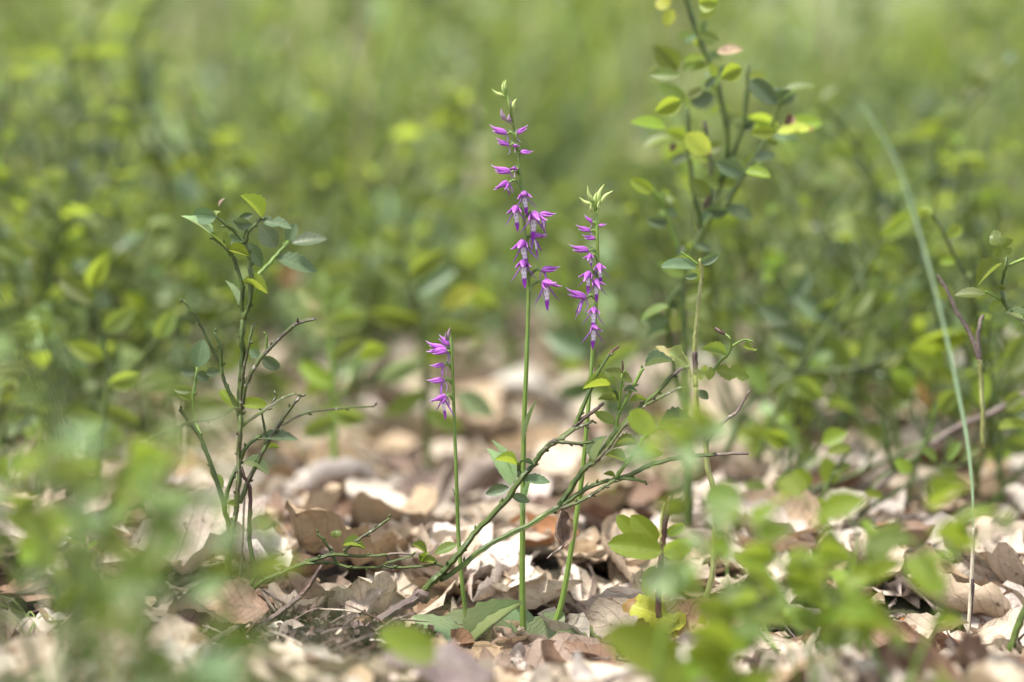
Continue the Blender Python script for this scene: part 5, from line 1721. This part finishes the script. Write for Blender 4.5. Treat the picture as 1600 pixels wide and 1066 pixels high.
tuft('thick bladed grass tuft blurred far behind the smallest orchid', 600, 3.4, 26, 0.42, 91, ('grass', 'bright', 'mid'), 0.005)
tuft('thick bladed grass tuft blurred at the upper left', 250, 3.2, 26, 0.45, 92, ('grass', 'bright', 'mid'), 0.005)
tuft('thick bladed grass tuft blurred at the upper right', 1500, 3.4, 30, 0.48, 93, ('grass', 'bright', 'mid', 'straw'), 0.005)
tuft('thick bladed grass tuft blurred far behind the tall blurred bush', 1240, 3.9, 30, 0.5, 94, ('grass', 'grass', 'straw'), 0.005)
tuft('fine grass tuft blurred at the left middle, before the undergrowth', 110, 1.65, 40, 0.22, 88, ('grass', 'mid', 'grass', 'straw'), 0.0013, (0.5, 0))

for px_, d_, y0, y1, r_, lb in ((318, 3.6, 330, -60, 9, 'dim dark stem standing blurred in the upper left background'), (455, 3.0, 400, 60, 6, 'dark leaning stem blurred in the background right of the left shrub'),
                                (1290, 3.4, 420, 40, 6, 'dark slim stem blurred in the background right of the tall bush'), (1475, 2.7, 330, 60, 5, 'faint dark stem blurred behind the arching grass blade')):
    q = Plant('sapling', lb, 'sapling', (px_, y0), d_, seed=int(px_))
    q.stem(f'{px_ - 6},{y0 + 60} {px_},{y0} {px_ + 14},{(y0 + y1) // 2} {px_ + 8},{y1}', r_, r_ * 0.7, 's_wood', 'stem')
    q.stem(f'{px_ + 10},{(y0 + y1) // 2} {px_ + 50},{(y0 + y1) // 2 - 60} {px_ + 90},{(y0 + y1) // 2 - 90}', r_ * 0.6, r_ * 0.4, 's_wood', 'branch')

# far grass and undergrowth: uncountable masses
RG = np.random.default_rng(3)
acc = Acc()
r = random.Random(33)
base = [strap_arr([(0, 0, 0), (0.02 + 0.05 * k, 0, 0.35), (0.10 + 0.12 * k, 0, 0.7), (0.24 + 0.2 * k, 0, 0.95)], [0.012, 0.012, 0.009, 0.001], 2, (0, 1, 0), 0.2) for k in range(4)]
for i in range(8000):
    y = 2.5 + 11 * r.random() ** 1.5
    x = r.uniform(-1, 1) * (0.24 * y + 0.5)
    if noise.noise((x * 1.5, y * 1.0, 2.0)) < -0.12:
        continue
    h = r.uniform(0.18, 0.42) * (1 + 0.05 * (y - 3))
    m = Matrix.Translation((x, y, hgt(x, y))) @ Matrix.Rotation(r.uniform(0, 6.28), 4, 'Z') @ Matrix.Diagonal((h, h * r.uniform(0.8, 1.6), h, 1))
    acc.add(base[r.randrange(4)], m, r.random(), r.choice((0, 0, 0, 1, 2, 3)))
o = link('grass', acc.mesh('grass', [M['grass'], M['mid'], M['straw'], M['bright']]))
o['kind'] = 'stuff'

acc = Acc()
for i in range(42000):
    y = 4.0 + 14 * r.random() ** 1.15
    x = r.uniform(-1, 1) * (0.25 * y + 0.8)
    cl = noise.noise((x * 1.3, y * 0.9, 7.0))
    if cl < -0.03 and y < 10 and r.random() < 0.88:
        continue
    top = (0.16 + 0.045 * (y - 4) + 0.22 * max(0, cl)) * (1 + (y > 9) * 0.5)
    z = hgt(x, y) + top * r.random() ** 0.7
    ln = r.uniform(0.025, 0.045) * (1 + 0.06 * (y - 4))
    m = Matrix.Translation((x, y, z)) @ Matrix.Rotation(r.uniform(0, 6.28), 4, 'Z') @ Matrix.Rotation(r.uniform(-0.7, 0.9), 4, 'X') @ Matrix.Rotation(r.uniform(-0.8, 0.8), 4, 'Y') @ Matrix.Diagonal((ln * 0.6, ln, ln, 1))
    mi = r.choice((0, 0, 2, 2, 1)) if cl < 0.15 else r.choice((1, 0, 0, 4))
    acc.add(LEAF['min'], m, r.random(), mi)
o = link('undergrowth', acc.mesh('undergrowth', [M['mid'], M['bright'], M['blue'], M['pale'], M['olive']]))
o['kind'] = 'stuff'
for o in bpy.data.objects:
    if o.get('label') == 'p':
        print('unplaced proto', o.name)
